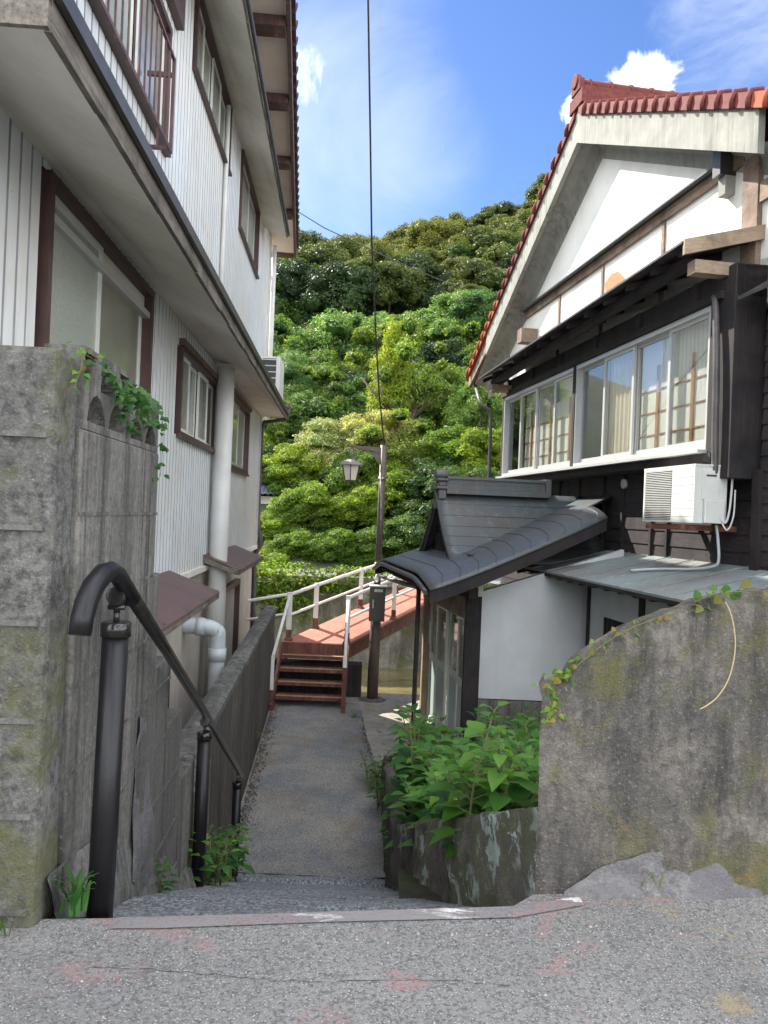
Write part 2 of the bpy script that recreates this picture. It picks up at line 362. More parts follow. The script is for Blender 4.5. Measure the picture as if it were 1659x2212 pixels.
Mt['lf_nettle'] = leafmat('nettle_leaves', [(.045, .13, .03), (.06, .17, .035), (.085, .21, .045), (.13, .27, .06)], .4, .45)
Mt['lf_ivy'] = leafmat('ivy_leaves', [(.05, .12, .02), (.09, .19, .03), (.14, .22, .04), (.20, .15, .05)], .45, .4)
# ================================================================== LEFT HOUSE
LH = thing('house', 'tall house left of the lane with white ribbed siding and brown windows', 'house', (-2.2, 7, -2.85))
def ribbed(fr, a0, a1, h0, h1, pitch, holes=(), depth=.014):
    """ribbed metal sheet with window openings: flat proud strips with thin V grooves"""
    mb = MB(); n = int((a1-a0)/pitch); t = 0.0; mb.mat(0)
    for i in range(n):
        s0 = a0+i*pitch; s1 = s0+pitch; g = pitch*.2
        spans = [(h0, h1)]
        for (x0, x1, y0, y1) in holes:
            if s1 > x0 and s0 < x1:
                new = []
                for (p, q) in spans:
                    if y0 > p: new.append((p, min(q, y0)))
                    if y1 < q: new.append((max(p, y1), q))
                spans = [z for z in new if z[1]-z[0] > .01]
        for (p, q) in spans:
            prof = [(s0, -depth), (s0+g*.35, 0), (s1-g*.55, 0), (s1-g*.35, -depth), (s1, -depth)]
            for (A, B) in zip(prof, prof[1:]):
                mb.mat(1 if A[1] < 0 else 0)
                mb.poly([fr.pt(A[0], A[1], p), fr.pt(B[0], B[1], p), fr.pt(B[0], B[1], q), fr.pt(A[0], A[1], q)])
    return mb
LX = lambda u, v, t=0: LF.px(u, v, t)
big = (3.48, 5.42, -.25, 1.50); w1 = (6.44, 8.42, .60, 1.34); w2 = (9.45, 11.25, .50, 1.42)
wA = (6.5, 8.5, 3.70, 4.42); wB = (9.5, 11.5, 3.47, 4.44); wR = (2.0, 5.62, 2.58, 3.48)
ribbed(LF, 1.2, 12.95, -.60, 1.60, .112, [big, w1, w2]).build('lower_siding', [Mt['siding'], Mt['groove']], LH)
ribbed(LF, 1.2, 13.3, 1.55, 4.75, .112, [wA, wB, wR]).build('upper_siding', [Mt['siding'], Mt['groove']], LH)
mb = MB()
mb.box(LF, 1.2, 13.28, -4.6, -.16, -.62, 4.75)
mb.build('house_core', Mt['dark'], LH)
mb = MB(); mb.box(LF, 1.2, 12.9, -4.5, -.04, -2.9, -.635); mb.build('foundation_wall', Mt['plaster'], LH)
mb = MB(); mb.box(LF, 1.2, 12.96, -.03, .03, -.655, -.60); mb.build('sill_trim', Mt['soffit'], LH)
mb = MB(); mb.box(LF, 12.96, 13.06, -4.5, .02, -.66, 1.6); mb.box(LF, 13.31, 13.42, -4.5, .02, 1.6, 4.75)
mb.box(LF, 13.06, 13.3, -4.4, -.01, -2.8, 1.6)
mb.build('corner_trim', Mt['trimwhite'], LH)
# pent roof between the storeys
def lp(a, t, h): return LF.pt(a, t, h)
def pent(name, a0, a1, t0, t1, z0, z1, hin0, hin1, thick, par):
    r = thing(name, '', '', par.location); del r['label']; del r['category']
    r.parent = par; r.location = (0, 0, 0)
    mb = MB()
    mb.hexa([lp(a0, 0, hin0), lp(a1, 0, hin1), lp(a1, t1-.02, z1+.01), lp(a0, t0-.02, z0+.01),
             lp(a0, 0, hin0+.05), lp(a1, 0, hin1+.05), lp(a1, t1-.02, z1+.05), lp(a0, t0-.02, z0+.05)])
    mb.build('soffit', Mt['soffit'], r)
    mb = MB()
    N = 24; rr = random.Random(3)
    for i in range(N):       # weathered board, edge slightly ragged
        A = a0+(a1-a0)*i/N; B = a0+(a1-a0)*(i+1)/N-.004; ta = t0+(t1-t0)*i/N; tb = t0+(t1-t0)*(i+1)/N; za = z0+(z1-z0)*i/N; zb = z0+(z1-z0)*(i+1)/N
        j = rr.uniform(-.006, .010); 
        mb.hexa([lp(A, ta-.018, za-.012+j), lp(B, tb-.018, zb-.012+j), lp(B, tb+.004, zb-.012+j), lp(A, ta+.004, za-.012+j),
                 lp(A, ta-.018, za+thick), lp(B, tb-.018, zb+thick), lp(B, tb+.004, zb+thick), lp(A, ta+.004, za+thick)])
    mb.box(LF, a0-.02, a0-.002, 0, t0, min(z0, hin0)-.01, z0+thick)
    mb.build('fascia', Mt['woodgrey'], r)
    mb = MB()
    up0 = z0+thick; up1 = z1+thick
    mb.hexa([lp(a0-.03, .002, hin0+.16), lp(a1+.03, .002, hin1+.16), lp(a1+.03, t1+.03, up1+.001), lp(a0-.03, t0+.03, up0+.001),
             lp(a0-.03, .002, hin0+.19), lp(a1+.03, .002, hin1+.19), lp(a1+.03, t1+.03, up1+.03), lp(a0-.03, t0+.03, up0+.03)])
    mb.hexa([lp(a0-.03, t0+.010, up0-.03), lp(a1+.03, t1+.010, up1-.03), lp(a1+.03, t1+.032, up1-.03), lp(a0-.03, t0+.032, up0-.03),
             lp(a0-.03, t0+.010, up0+.002), lp(a1+.03, t1+.010, up1+.002), lp(a1+.03, t1+.032, up1+.002), lp(a0-.03, t0+.032, up0+.002)])
    mb.build('roof_sheet', Mt['darkmetal'], r)
    return r
pent('pent_roof', 2.06, 13.0, .55, .44, 1.29, 1.54, 1.53, 1.58, .10, LH)
pent('pent_roof', 5.0, 12.3, .46, .38, 4.10, 4.38, 4.42, 4.52, .05, LH)
# main roof
r = thing('main_roof', '', '', (0, 0, 0)); del r['label']; del r['category']; r.parent = LH; r.location = (0, 0, 0)
e0 = (4.2, .88); e1 = (14.3, .39)
def et(a): return e0[1]+(e1[1]-e0[1])*(a-e0[0])/(e1[0]-e0[0])
mb = MB(); mb.hexa([lp(4.2, -.2, 4.78), lp(14.2, -.2, 4.78), lp(14.2, et(14.2)-.04, 4.76), lp(4.2, et(4.2)-.04, 4.76), lp(4.2, -.2, 4.84), lp(14.2, -.2, 4.84), lp(14.2, et(14.2)-.04, 4.82), lp(4.2, et(4.2)-.04, 4.82)])
mb.build('soffit', Mt['roofsoffit'], r)
for a in (5.6, 7.35, 8.75, 10.3, 12.1):
    mb = MB(); mb.hexa([lp(a, .0, 4.66), lp(a+.2, .0, 4.66), lp(a+.2, et(a)-.05, 4.66), lp(a, et(a)-.05, 4.66), lp(a, .0, 4.775), lp(a+.2, .0, 4.775), lp(a+.2, et(a)-.05, 4.757), lp(a, et(a)-.05, 4.757)])
    mb.build('roof_beam', Mt['rustbrown'], r)
mb = MB(); mb.hexa([lp(a, et(a)+q, h) for h in (4.70, 4.88) for (a, q) in ((4.2, -.04), (14.3, -.04), (14.3, 0), (4.2, 0))])
mb.hexa([lp(14.2, -4.6, 4.70), lp(14.3, -4.6, 4.70), lp(14.3, et(14.3)-.045, 4.70), lp(14.2, et(14.3)-.045, 4.70), lp(14.2, -4.6, 4.88), lp(14.3, -4.6, 4.88), lp(14.3, et(14.3)-.045, 4.88), lp(14.2, et(14.3)-.045, 4.88)])
mb.build('fascia', Mt['rustbrown'], r)
mb = MB(); mb.hexa([lp(4.2, -4.5, 7.0), lp(14.35, -4.5, 7.0), lp(14.35, et(14.35)+.04, 4.89), lp(4.2, et(4.2)+.04, 4.89), lp(4.2, -4.5, 7.1), lp(14.35, -4.5, 7.1), lp(14.35, et(14.35)+.04, 4.95), lp(4.2, et(4.2)+.04, 4.95)])
a = 4.25
while a < 14.3:       # eave tile noses
    P = lp(a, et(a)-.1, 4.97); Q = lp(a, et(a)+.045, 4.925); mb.tube([P, Q], .05, 8); a += .27
mb.build('roof_tiles', Mt['brown'], r)
# ---- windows
def sash_window(fr, hole, parent, panes, frame_m, sash_m, pane_ms, fw=.06, t=.02, bars=.035, sill=True, name='window', inset=.05):
    a0, a1, h0, h1 = hole
    w = thing(name, '', '', (0, 0, 0)); del w['label']; del w['category']; w.parent = parent; w.location = (0, 0, 0)
    mb = MB()
    mb.box(fr, a0, a1, -.07, t, h1-fw, h1); mb.box(fr, a0, a1, -.07, t, h0, h0+fw)
    mb.box(fr, a0, a0+fw, -.07, t-.002, h0+fw, h1-fw); mb.box(fr, a1-fw, a1, -.07, t-.002, h0+fw, h1-fw)
    if sill: mb.box(fr, a0-.03, a1+.03, -.02, t+.018, h0-.022, h0+.002)
    mb.build('frame', frame_m, w)
    n = len(panes)-1
    for i in range(n):
        p0 = a0+fw+(a1-a0-2*fw)*panes[i]; p1 = a0+fw+(a1-a0-2*fw)*panes[i+1]
        tt = -.012-(i % 2)*.028
        mb = MB(); b = bars
        mb.box(fr, p0, p1, tt-.02, tt, h1-fw-b, h1-fw); mb.box(fr, p0, p1, tt-.02, tt, h0+fw, h0+fw+b*1.3)
        mb.box(fr, p0, p0+b, tt-.02, tt-.001, h0+fw+b*1.3, h1-fw-b); mb.box(fr, p1-b, p1, tt-.02, tt-.001, h0+fw+b*1.3, h1-fw-b)
        s_ = mb.build('sash', sash_m, w)
        mb = MB(); mb.box(fr, p0+b, p1-b, tt-.014, tt-.009, h0+fw+b*1.3, h1-fw-b)
        mb.build('pane', pane_ms[i % len(pane_ms)], w)
    return w
w = sash_window(LF, big, LH, [0, .46, 1], Mt['brown'], Mt['aluw'], [Mt['frost'], Mt['clearpane']], .05, .03, .05)
mb = MB(); mb.box(LF, 3.531, 5.369, -.06, .012, 1.30, 1.34); mb.build('head_track', Mt['alu'], w)
mb = MB(); mb.box(LF, 3.531, 5.369, -.05, -.03, 1.341, 1.449); mb.build('head_panel', Mt['soffit'], w)
sash_window(LF, w1, LH, [0, .27, .5, .76, 1], Mt['brown'], Mt['aluw'], [Mt['winpane'], Mt['clearpane']], .035, .03, .035)
mb = MB(); mb.box(LF, 6.40, 8.46, .0, .05, 1.345, 1.40); mb.build('window_hood', Mt['rustbrown'], LH)
sash_window(LF, w2, LH, [0, .5, 1], Mt['brown'], Mt['alu'], [Mt['winpane'], Mt['frost']], .05, .03, .04)
mb = MB(); mb.box(LF, 9.4, 11.3, .0, .05, 1.425, 1.48); mb.build('window_hood', Mt['rustbrown'], LH)
sash_window(LF, wA, LH, [0, .25, .5, .75, 1], Mt['brown'], Mt['aluw'], [Mt['winpane'], Mt['frost']], .035, .03, .025)
sash_window(LF, wB, LH, [0, .5, 1], Mt['brown'], Mt['alu'], [Mt['winpane'], Mt['frost']], .04, .03, .03)
w = sash_window(LF, wR, LH, [0, .25, .5, .62, .8, 1], Mt['brown'], Mt['aluw'], [Mt['frost'], Mt['winpane'], Mt['frost']], .05, .03, .03)
mb = MB(); mb.box(LF, 2.0, 5.62, .02, .04, 2.585, 2.61); mb.build('bright_sill', Mt['aluw'], w)
mb = MB(); mb.box(LF, 3.6, 5.85, -.03, .06, 3.62, 3.70); mb.box(LF, 5.77, 5.85, -.03, .06, 3.70, 4.5); mb.box(LF, 3.6, 5.77, -.05, -.02, 3.70, 4.5)
mb.build('upper_window_frame', Mt['brown'], LH)
# window guard railing (iron)
g = thing('window_guard', '', '', (0, 0, 0)); del g['label']; del g['category']; g.parent = LH; g.location = (0, 0, 0)
tg = .17
sB, zB = LX(369, 333, tg); sT, zT = LX(380, 135, tg); zb = LX(260, 110, tg)[1]
zt = LX(352, 60, tg)[1]
mb = MB(); mb.box(LF, 2.0, sB, tg-.009, tg+.009, zB, zB+.026); mb.build('bottom_rail', Mt['rustbrown'], g)
mb = MB(); mb.box(LF, 2.0, sB, tg-.009, tg+.009, zT-.022, zT); mb.build('top_rail', Mt['rustbrown'], g)
mb = MB(); mb.box(LF, sB-.022, sB, tg-.010, tg+.010, zB+.001, zT+.002)
mb.box(LF, sB-.025, sB-.005, 0, tg-.013, zB+.02, zB+.045); mb.box(LF, sB-.025, sB-.005, 0, tg-.013, zT-.13, zT-.10); mb.build('end_post', Mt['rustbrown'], g)
mb = MB(); a = 2.1
while a < sB-.05: mb.box(LF, a, a+.010, tg-.005, tg+.005, zB+.026, zT-.022); a += .115
mb.box(LF, sB-.035, sB-.021, tg*.5-.007, tg*.5+.007, zB+.02, zT-.1)
mb.build('baluster_row', Mt['rustbrown'], g)
# awnings
def awning(a0, a1, t1, zin, zout, par):
    r = thing('awning', '', '', (0, 0, 0)); del r['label']; del r['category']; r.parent = par; r.location = (0, 0, 0)
    mb = MB(); n = 4
    for i in range(n):
        A = a0+(a1-a0)*i/n; B = a0+(a1-a0)*(i+1)/n-.006
        mb.hexa([lp(A, -.02, zin), lp(B, -.02, zin), lp(B, t1, zout), lp(A, t1, zout), lp(A, -.02, zin+.012), lp(B, -.02, zin+.012), lp(B, t1, zout+.012), lp(A, t1, zout+.012)])
        mb.box(LF, B-.012, B+.004, -.02, t1*.97, zout+.02, zout+.024)
    mb.build('sheet', Mt['awning'], r)
    mb = MB(); mb.hexa([lp(a0, t1-.03, zout-.045), lp(a1, t1-.03, zout-.045), lp(a1, t1-.005, zout-.045), lp(a0, t1-.005, zout-.045), lp(a0, t1-.03, zout-.003), lp(a1, t1-.03, zout-.003), lp(a1, t1-.005, zout-.003), lp(a0, t1-.005, zout-.003)])
    for a in (a0, a1-.03): mb.hexa([lp(a, -.02, zin-.07), lp(a+.03, -.02, zin-.07), lp(a+.03, t1-.031, zout-.045), lp(a, t1-.031, zout-.045), lp(a, -.02, zin-.003), lp(a+.03, -.02, zin-.003), lp(a+.03, t1-.031, zout-.003), lp(a, t1-.031, zout-.003)])
    mb.build('awning_frame', Mt['woodgrey'], r)
    return r
A0 = LX(350, 1368, .42); A1 = LX(475, 1278, .42); I1 = LX(410, 1262, 0)
awning(A0[0]-.5, A1[0], .42, (A0[1]+A1[1])/2+.17, (A0[1]+A1[1])/2, LH)
print('awn1', A0, A1, I1)
A0 = LX(497, 1240, .42); A1 = LX(574, 1212, .42)
awning(A0[0]+1.0, A1[0], .38, (A0[1]+A1[1])/2+.15, (A0[1]+A1[1])/2, LH)
print('awn2', A0, A1, LX(545, 1195))
d0 = LX(483, 1480, 0); d1 = LX(548, 1275, 0); print('door', d0, d1)
sash_window(LF, (8.6, 10.9, -2.35, -.98), LH, [0, .5, 1], Mt['brown'], Mt['aluw'], [Mt['clearpane'], Mt['frost']], .07, .03, .04)
sash_window(LF, (4.9, 6.6, -2.25, -1.25), LH, [0, .5, 1], Mt['brown'], Mt['alu'], [Mt['clearpane'], Mt['winpane']], .06, .0, .04)
# ducts and downpipes
a = LX(482, 1000, .13)[0]
mb = MB(); mb.tube([LF.pt(a, .12, -2.2), LF.pt(a, .12, 1.5)], .095, 18); mb.build('drain_duct', Mt['pipewhite'], LH)
a2 = LX(452, 1380, .2)[0]
mb = MB(); mb.stube([LF.pt(a2-.04, -.05, -1.12), LF.pt(a2-.03, .18, -1.13), LF.pt(a2-.01, .26, -1.17), LF.pt(a2, .28, -1.24), LF.pt(a2, .28, -1.8), LF.pt(a2, .28, -2.85)], .075, 16)
mb.tube([LF.pt(a2, .28, -1.45), LF.pt(a2, .28, -1.33)], .086, 16); mb.tube([LF.pt(a2-.035, .08, -1.125), LF.pt(a2-.03, .16, -1.13)], .086, 16)
mb.build('waste_pipe', Mt['pvc'], LH)
a = LX(487, 400, .03)[0]
mb = MB(); mb.tube([LF.pt(a, .03, 1.75), LF.pt(a, .03, 4.3)], .025, 8); mb.build('thin_pipe', Mt['trimwhite'], LH)
mb = MB(); mb.tube([LF.pt(13.55, .06, 1.6), LF.pt(13.55, .06, 4.66)], .04, 10); mb.tube([LF.pt(13.8, .02, 1.6), LF.pt(13.8, .02, 4.66)], .03, 8)
mb.build('upper_downpipe', Mt['pipewhite'], LH)
mb = MB(); P = at(622, 885, 12.9); 
mb.tube([P, at(620, 906, 12.9), at(572, 912, 12.95), at(565, 925, 13.0), at(556, 1145, 13.0), at(563, 1155, 13.0), at(563, 1180, 13.0), at(552, 1195, 13.0), at(550, 1215, 13.0), at(545, 1400, 13.0), at(541, 1560, 13.0)], .038, 10)
mb.build('downpipe', Mt['pipedark'], LH)
mb = MB(); mb.tube([at(605, 880, 12.92), at(626, 880, 12.92)], .06, 10); mb.build('gutter_box', Mt['pipedark'], LH)
# ------------------------------------------------------------------ air conditioner units
def ac_unit(name, label, loc, P0, ax, ay, w, d, h, slats, side_parts=True, group=None, grille_frac=.58, bars=28):
    """P0 = front-left-bottom corner, ax along the front, ay into depth"""
    r = thing(name, label, 'air conditioner', loc, group)
    ax = Vector(ax).normalized(); ay = Vector(ay).normalized(); Z = Vector((0, 0, 1)); P0 = Vector(P0)
    def q(a, b, c): return P0+ax*a+ay*b+Z*c
    def bx(mb, a0, a1, b0, b1, c0, c1): mb.hexa([q(a, b, c) for c in (c0, c1) for (a, b) in ((a0, b0), (a1, b0), (a1, b1), (a0, b1))])
    g0, g1 = .03*w, w*grille_frac
    mb = MB(); bx(mb, 0, w, .012, d, .02*h, h*.97); bx(mb, -.006, w+.006, 0, d+.006, h*.97, h)
    bx(mb, g1, w, 0, .012, .02*h, h*.97); bx(mb, 0, g0, 0, .012, .02*h, h*.97); bx(mb, g0, g1, 0, .012, .02*h, .06*h); bx(mb, g0, g1, 0, .012, .94*h, h*.97)
    mb.build('casing', Mt['acwhite'], r, bevel=.006)
    mb = MB()
    for i in range(bars):
        z = .06*h+(.88*h)*(i+.5)/bars; bx(mb, g0, g1, -.006, .004, z-.0030, z+.0030)
    mb.build('grille', Mt['acwhite'], r)
    mb = MB(); bx(mb, g0, g1, .009, .0115, .06*h, .94*h); mb.build('coil', Mt['acdark'], r)
    mb = MB()
    for i in range(slats): z = h*(.12+.8*i/slats); bx(mb, g1+.01, w-.005, -.0015, .001, z, z+.004)
    mb.build('panel_lines', Mt['alu'], r)
    return r, q, bx
AX = LF.n; 
# left unit standing on the pent roof, its back grid seen from the lane
sa, _ = LX(562, 850, .1)
r = thing('air_conditioner', 'boxy outdoor air conditioner with five dark slots on the end of the left pent roof', 'air conditioner', LF.pt(12.2, .3, 1.72))
U0 = at(560, 862, 11.9); U1 = at(601, 852, 11.9)
wd = (U1-U0).length; ax = Vector((1, .02, 0)).normalized(); P0 = Vector((U0.x, 11.9, U0.z+.02)); hh = at(562, 768, 11.9).z-P0.z
def q(a, b, c): return P0+ax*a+LF.d*b+Vector((0, 0, c))
def bxx(mb, a0, a1, b0, b1, c0, c1): mb.hexa([q(a, b, c) for c in (c0, c1) for (a, b) in ((a0, b0), (a1, b0), (a1, b1), (a0, b1))])
mb = MB(); bxx(mb, 0, wd, .02, .8, 0, hh)
for i in range(7): z = hh*(.04+.145*i); bxx(mb, .02, wd*.82, 0, .02, z, z+.012)
bxx(mb, 0, .022, 0, .02, 0, hh); bxx(mb, wd*.80, wd, 0, .02, 0, hh); bxx(mb, 0, wd, -.004, .02, -.004, .03)
mb.build('casing', Mt['acwhite'], r)
mb = MB(); bxx(mb, .022, wd*.80, .012, .0195, .03, hh*.95); mb.build('coil', Mt['acdark'], r)
mb = MB(); bxx(mb, -.02, wd+.04, .08, .14, -.10, -.005); bxx(mb, -.02, wd+.04, .6, .66, -.10, -.005); mb.build('mounting_feet', Mt['concrete'], r)
# ================================================================== BLOCK WALL + STEPPED SECTIONS
BL = thing('block_wall', 'weathered concrete block wall beside the steps, pierced block with three holes on its top course', 'wall', BW.pt(2.3, -.1, -2.0))
pier_s0 = 1.85
mb = MB()
Z0 = -1.15; top = .375
mb.box(BW, 1.86, 2.02, -3.2, -.012, Z0-.6, top)
mb.build('pier', Mt['blockpier'], BL, bevel=.02)
mb = MB()
courses = [-.99, -.76, -.53, -.295, -.065, .16, .375]
for z in courses[:-1]: mb.box(BW, 1.852, 1.86, -3.2, -.03, z-.007, z+.006)
for k, z in enumerate(courses[:-1]):
    for x in range(8):
        tt = -.42*x-(.21 if k % 2 else .0)-.16
        if tt > -.05: continue
        mb.box(BW, 1.852, 1.8595, tt-.005, tt+.005, z+.006, min(z+.223, top)-.0)
mb.build('pier_mortar', Mt['mortar'], BL)
secs = [(2.02, 2.88, .195), (2.88, 3.0, -.26), (3.0, 3.25, -.63), (3.25, 3.56, -.93), (3.56, 3.95, -1.28), (3.95, 4.5, -1.46)]
mb = MB()
for i, (a, b, z) in enumerate(secs):
    mb.box(BW, a+.001, b, -.15, 0 if i == 0 else -.006, -2.9, z)
mb.build('wall_body', Mt['blockwall'], BL, bevel=.008)
mb = MB()     # raised mortar joints, level courses on the side face
for z in [-1.18-.23*k for k in range(3)]+[-.95, -.72, -.49, -.26, -.03]:
    for (a, b, zt_) in secs[:4]:
        if z < zt_-.05: mb.box(BW, a+.002, b-.001, -.01, .002, z-.005, z+.005)
for k, z in enumerate([-.95, -.72, -.49, -.26, -.03]):
    for a in ((2.43,) if k % 2 else (2.23, 2.65)): mb.box(BW, a-.004, a+.004, -.01, .002, z+.006, z+.223)
mb.build('side_mortar', Mt['mortar'], BL)
# pierced blocks on top: frame with three arched holes, built as a slab with openings
def pierced(a0, a1, z0, z1, par, full=True):
    mb = MB(); w = a1-a0; h = z1-z0; T0, T1 = -.11, -.004
    # grid of points with hole test -> blocky but fine grid
    n = 96; m = 56
    def hole(x, y):
        for (cx, cy, r_, hh_) in ((.27, .10, .185, .36), (.73, .10, .185, .36), (.5, .54, .17, .36)):
            dx = abs(x-cx); dy = y-cy
            if dy >= 0 and dy <= hh_ and dx < r_*math.sqrt(max(0, 1-(dy/hh_)**1.7)): return True
        for sx in (0, 1):
            dx = abs(x-sx); dy = 1-y
            if y > .52 and y < .93 and dx < .26*((y-.52)/.41): return True
        return False
    keep = [[not hole((i+.5)/n, (j+.5)/m) for j in range(m)] for i in range(n)]
    for i in range(n):
        j = 0
        while j < m:
            if not keep[i][j]: j += 1; continue
            k = j
            while k < m and keep[i][k]: k += 1
            x0 = a0+w*i/n; x1 = a0+w*(i+1)/n; y0 = z0+h*j/m; y1 = z0+h*k/m
            for T, in ((T1,), (T0,)): mb.poly([BW.pt(x0, T, y0), BW.pt(x1, T, y0), BW.pt(x1, T, y1), BW.pt(x0, T, y1)])
            mb.poly([BW.pt(x0, T0, y0), BW.pt(x1, T0, y0), BW.pt(x1, T1, y0), BW.pt(x0, T1, y0)])
            mb.poly([BW.pt(x0, T0, y1), BW.pt(x1, T0, y1), BW.pt(x1, T1, y1), BW.pt(x0, T1, y1)])
            j = k
        if i:
            for j in range(m):
                if keep[i][j] != keep[i-1][j]:
                    x0 = a0+w*i/n; y0 = z0+h*j/m; y1 = z0+h*(j+1)/m
                    mb.poly([BW.pt(x0, T0, y0), BW.pt(x0, T1, y0), BW.pt(x0, T1, y1), BW.pt(x0, T0, y1)])
    for x in (a0, a1): mb.poly([BW.pt(x, T0, z0), BW.pt(x, T1, z0), BW.pt(x, T1, z1), BW.pt(x, T0, z1)])
    return mb.build('pierced_block', Mt['blockwall'], par)
pierced(2.03, 2.45, .196, .415, BL)
pierced(2.46, 2.87, .196, .385, BL)
mb = MB(); mb.box(BW, 2.03, 2.86, -.109, -.105, .198, .38); mb.build('block_backing', Mt['dark'], BL)
# rough rubble footing at the wall base beside the ramp
def rough_slab(name, pts_base, pts_top, thick, m, par, amp=.02, n=26, seed=1, outward=Vector((1, 0, 0)), k=10):
    rr = random.Random(seed); mb = MB(); V = []
    from mathutils import noise as mn
    for i in range(n+1):
        u = i/n; x = u*(len(pts_base)-1); j = min(int(x), len(pts_base)-2); f = x-j
        B = Vector(pts_base[j]).lerp(Vector(pts_base[j+1]), f); T = Vector(pts_top[j]).lerp(Vector(pts_top[j+1]), f)
        row = []
        for a in range(k+1):
            g = a/k; P = B.lerp(T, g)
            d = mn.fractal(P*4.5, 1, 2, 5)*amp*2+thick*(1-g)
            row.append(P+outward*max(d, -.01))
        V.append(row)
    base = len(mb.v); vs = [p for row in V for p in row]; fs = []
    for i in range(n):
        for a in range(k): q = i*(k+1)+a; fs.append((q, q+k+1, q+k+2, q+1))
    mb.raw(vs, fs, True); return mb.build(name, m, par)
rz = lambda Y: -1.03-.455*(Y-2)
rough_slab('footing', [BW.pt(s_, 0, rz(s_)-.05) for s_ in (1.9, 2.3, 2.9, 3.6, 4.4)], [BW.pt(1.9, -.0, -.93), BW.pt(2.3, 0, -.98), BW.pt(2.9, 0, -1.22), BW.pt(3.6, 0, -1.68), BW.pt(4.4, 0, -2.05)], .03, Mt['concrete'], BL, .016, 40, 2)
rough_slab('patch_mortar', [BW.pt(s_, .01, z) for s_, z in ((2.66, -1.3), (2.85, -1.42), (3.0, -1.47))], [BW.pt(2.72, .0, -.74), BW.pt(2.84, 0, -.8), BW.pt(2.97, 0, -1.05)], .012, Mt['stonegrey'], BL, .012, 14, 5)
# ------------------------------------------------------------------ long low wall beside the path
PW = thing('low_wall', 'long low concrete wall with vertical dark streaks between the path and the left house', 'wall', (-1.3, 8, -2.85))
mb = MB(); rr = random.Random(5)
def pwx(Y): return -.745-.072*Y
N = 60
for i in range(N):
    a = 4.4+(11.7-4.4)*i/N; b = 4.4+(11.7-4.4)*(i+1)/N
    za = -1.46-.0*(a-4.4); j = rr.uniform(-.006, .006)
    mb.hexa([Vector((pwx(a)-.15, a, -2.95)), Vector((pwx(b)-.15, b, -2.95)), Vector((pwx(b)+.0+j*.3, b, -2.95)), Vector((pwx(a)+j*.3, a, -2.95)),
             Vector((pwx(a)-.15, a, -1.5+j)), Vector((pwx(b)-.15, b, -1.5+j)), Vector((pwx(b)+j*.3, b, -1.5+j)), Vector((pwx(a)+j*.3, a, -1.5+j))])
mb.build('wall_body', Mt['pathwall'], PW)
mb = MB()
from mathutils import noise as mnoise
n = 120; vs = []; fs = []
for i in range(n+1):
    Y = 4.35+(11.75-4.35)*i/n
    for k, (dx, dz) in enumerate(((-.165, -.02), (-.16, .03), (-.10, .05), (-.03, .05), (.012, .03), (.014, -.02))):
        P = Vector((pwx(Y)+dx, Y, -1.5+dz)); d = mnoise.fractal(P*9, 1, 2, 4)*.018; vs.append(P+Vector((d*.3, 0, d)))
for i in range(n):
    for k in range(5): q_ = i*6+k; fs.append((q_, q_+6, q_+7, q_+1))
mb.raw(vs, fs, False); mb.raw(vs[-6:], [(0, 1, 2, 3, 4, 5)]); mb.raw(vs[:6], [(5, 4, 3, 2, 1, 0)]); mb.build('coping', Mt['concrete'], PW)
# ================================================================== HANDRAIL
HR = thing('handrail', 'black metal handrail on three round posts leading down the ramp, its top end curled over', 'handrail', (-.72, 2.0, -1.03))
posts = []
for (ut, vt, ub, vb, Y, dia) in ((251, 1345, 213, 1960, 2.0, .067), (442, 1582, 424, 1920, 3.9, .067), (513, 1690, 504, 1898, 5.8, .066)):
    T = at(ut, vt, Y); B = at(ub, vb, Y); B = Vector((T.x*.35+B.x*.65 if Y > 2.5 else B.x, Y, B.z)); B = Vector(B)
    mb = MB(); mb.tube([B+Vector((0, 0, -.25)), T], dia/2, 24); mb.build('post', Mt['blackpost'], HR)
    mb = MB(); mb.tube([T+Vector((0, 0, -.035)), T+Vector((0, 0, 0)), T+Vector((0, 0, .004))], [dia/2+.005, dia/2+.005, dia/2-.004], 24); mb.build('post_cap', Mt['railblack'], HR)
    posts.append(T)
# rail centre line above the posts
Rz = .075
RL = [at(262, 1248, 1.98), at(432, 1525, 3.9), at(524, 1690, 6.05)]
RL[0] = at(255, 1246, 1.96)
d = (RL[1]-RL[0]).normalized()
P1 = at(447, 1548, 3.95); P2 = at(522, 1676, 5.95)
mb = MB(); mb.tube([at(268, 1262, 2.0), at(360, 1405, 2.76), P1, P2], .0205, 16); mb.build('rail_tube', Mt['railblack'], HR)
mb = MB()
cur = [at(172, 1372, 1.80), at(178, 1335, 1.81), at(187, 1300, 1.83), at(202, 1266, 1.86), at(222, 1240, 1.9), at(240, 1234, 1.93), at(255, 1243, 1.96), at(286, 1295, 2.04)]
mb.tube(cur, [.026, .027, .027, .027, .0265, .025, .023, .0225], 18); mb.build('curved_end', Mt['blackpost'], HR)
for T, R_ in ((posts[0], at(262, 1285, 2.0)), (posts[1], at(443, 1556, 3.9)), (posts[2], at(517, 1672, 5.8))):
    mb = MB(); mb.tube([T+Vector((0, 0, 0)), T+Vector((0, 0, .03))], .008, 10); mb.tube([T+Vector((0, 0, .028)), Vector((T.x, T.y, R_.z-.015))], .009, 12)
    mb.tube([Vector((T.x-.022, T.y, T.z+.04)), Vector((T.x+.022, T.y, T.z+.04))], .007, 8)
    c_ = Vector((T.x, T.y, R_.z-.01)); mb.tube([c_-d*.03, c_+d*.03], .0235, 16)
    mb.build('bracket', Mt['railblack'], HR)
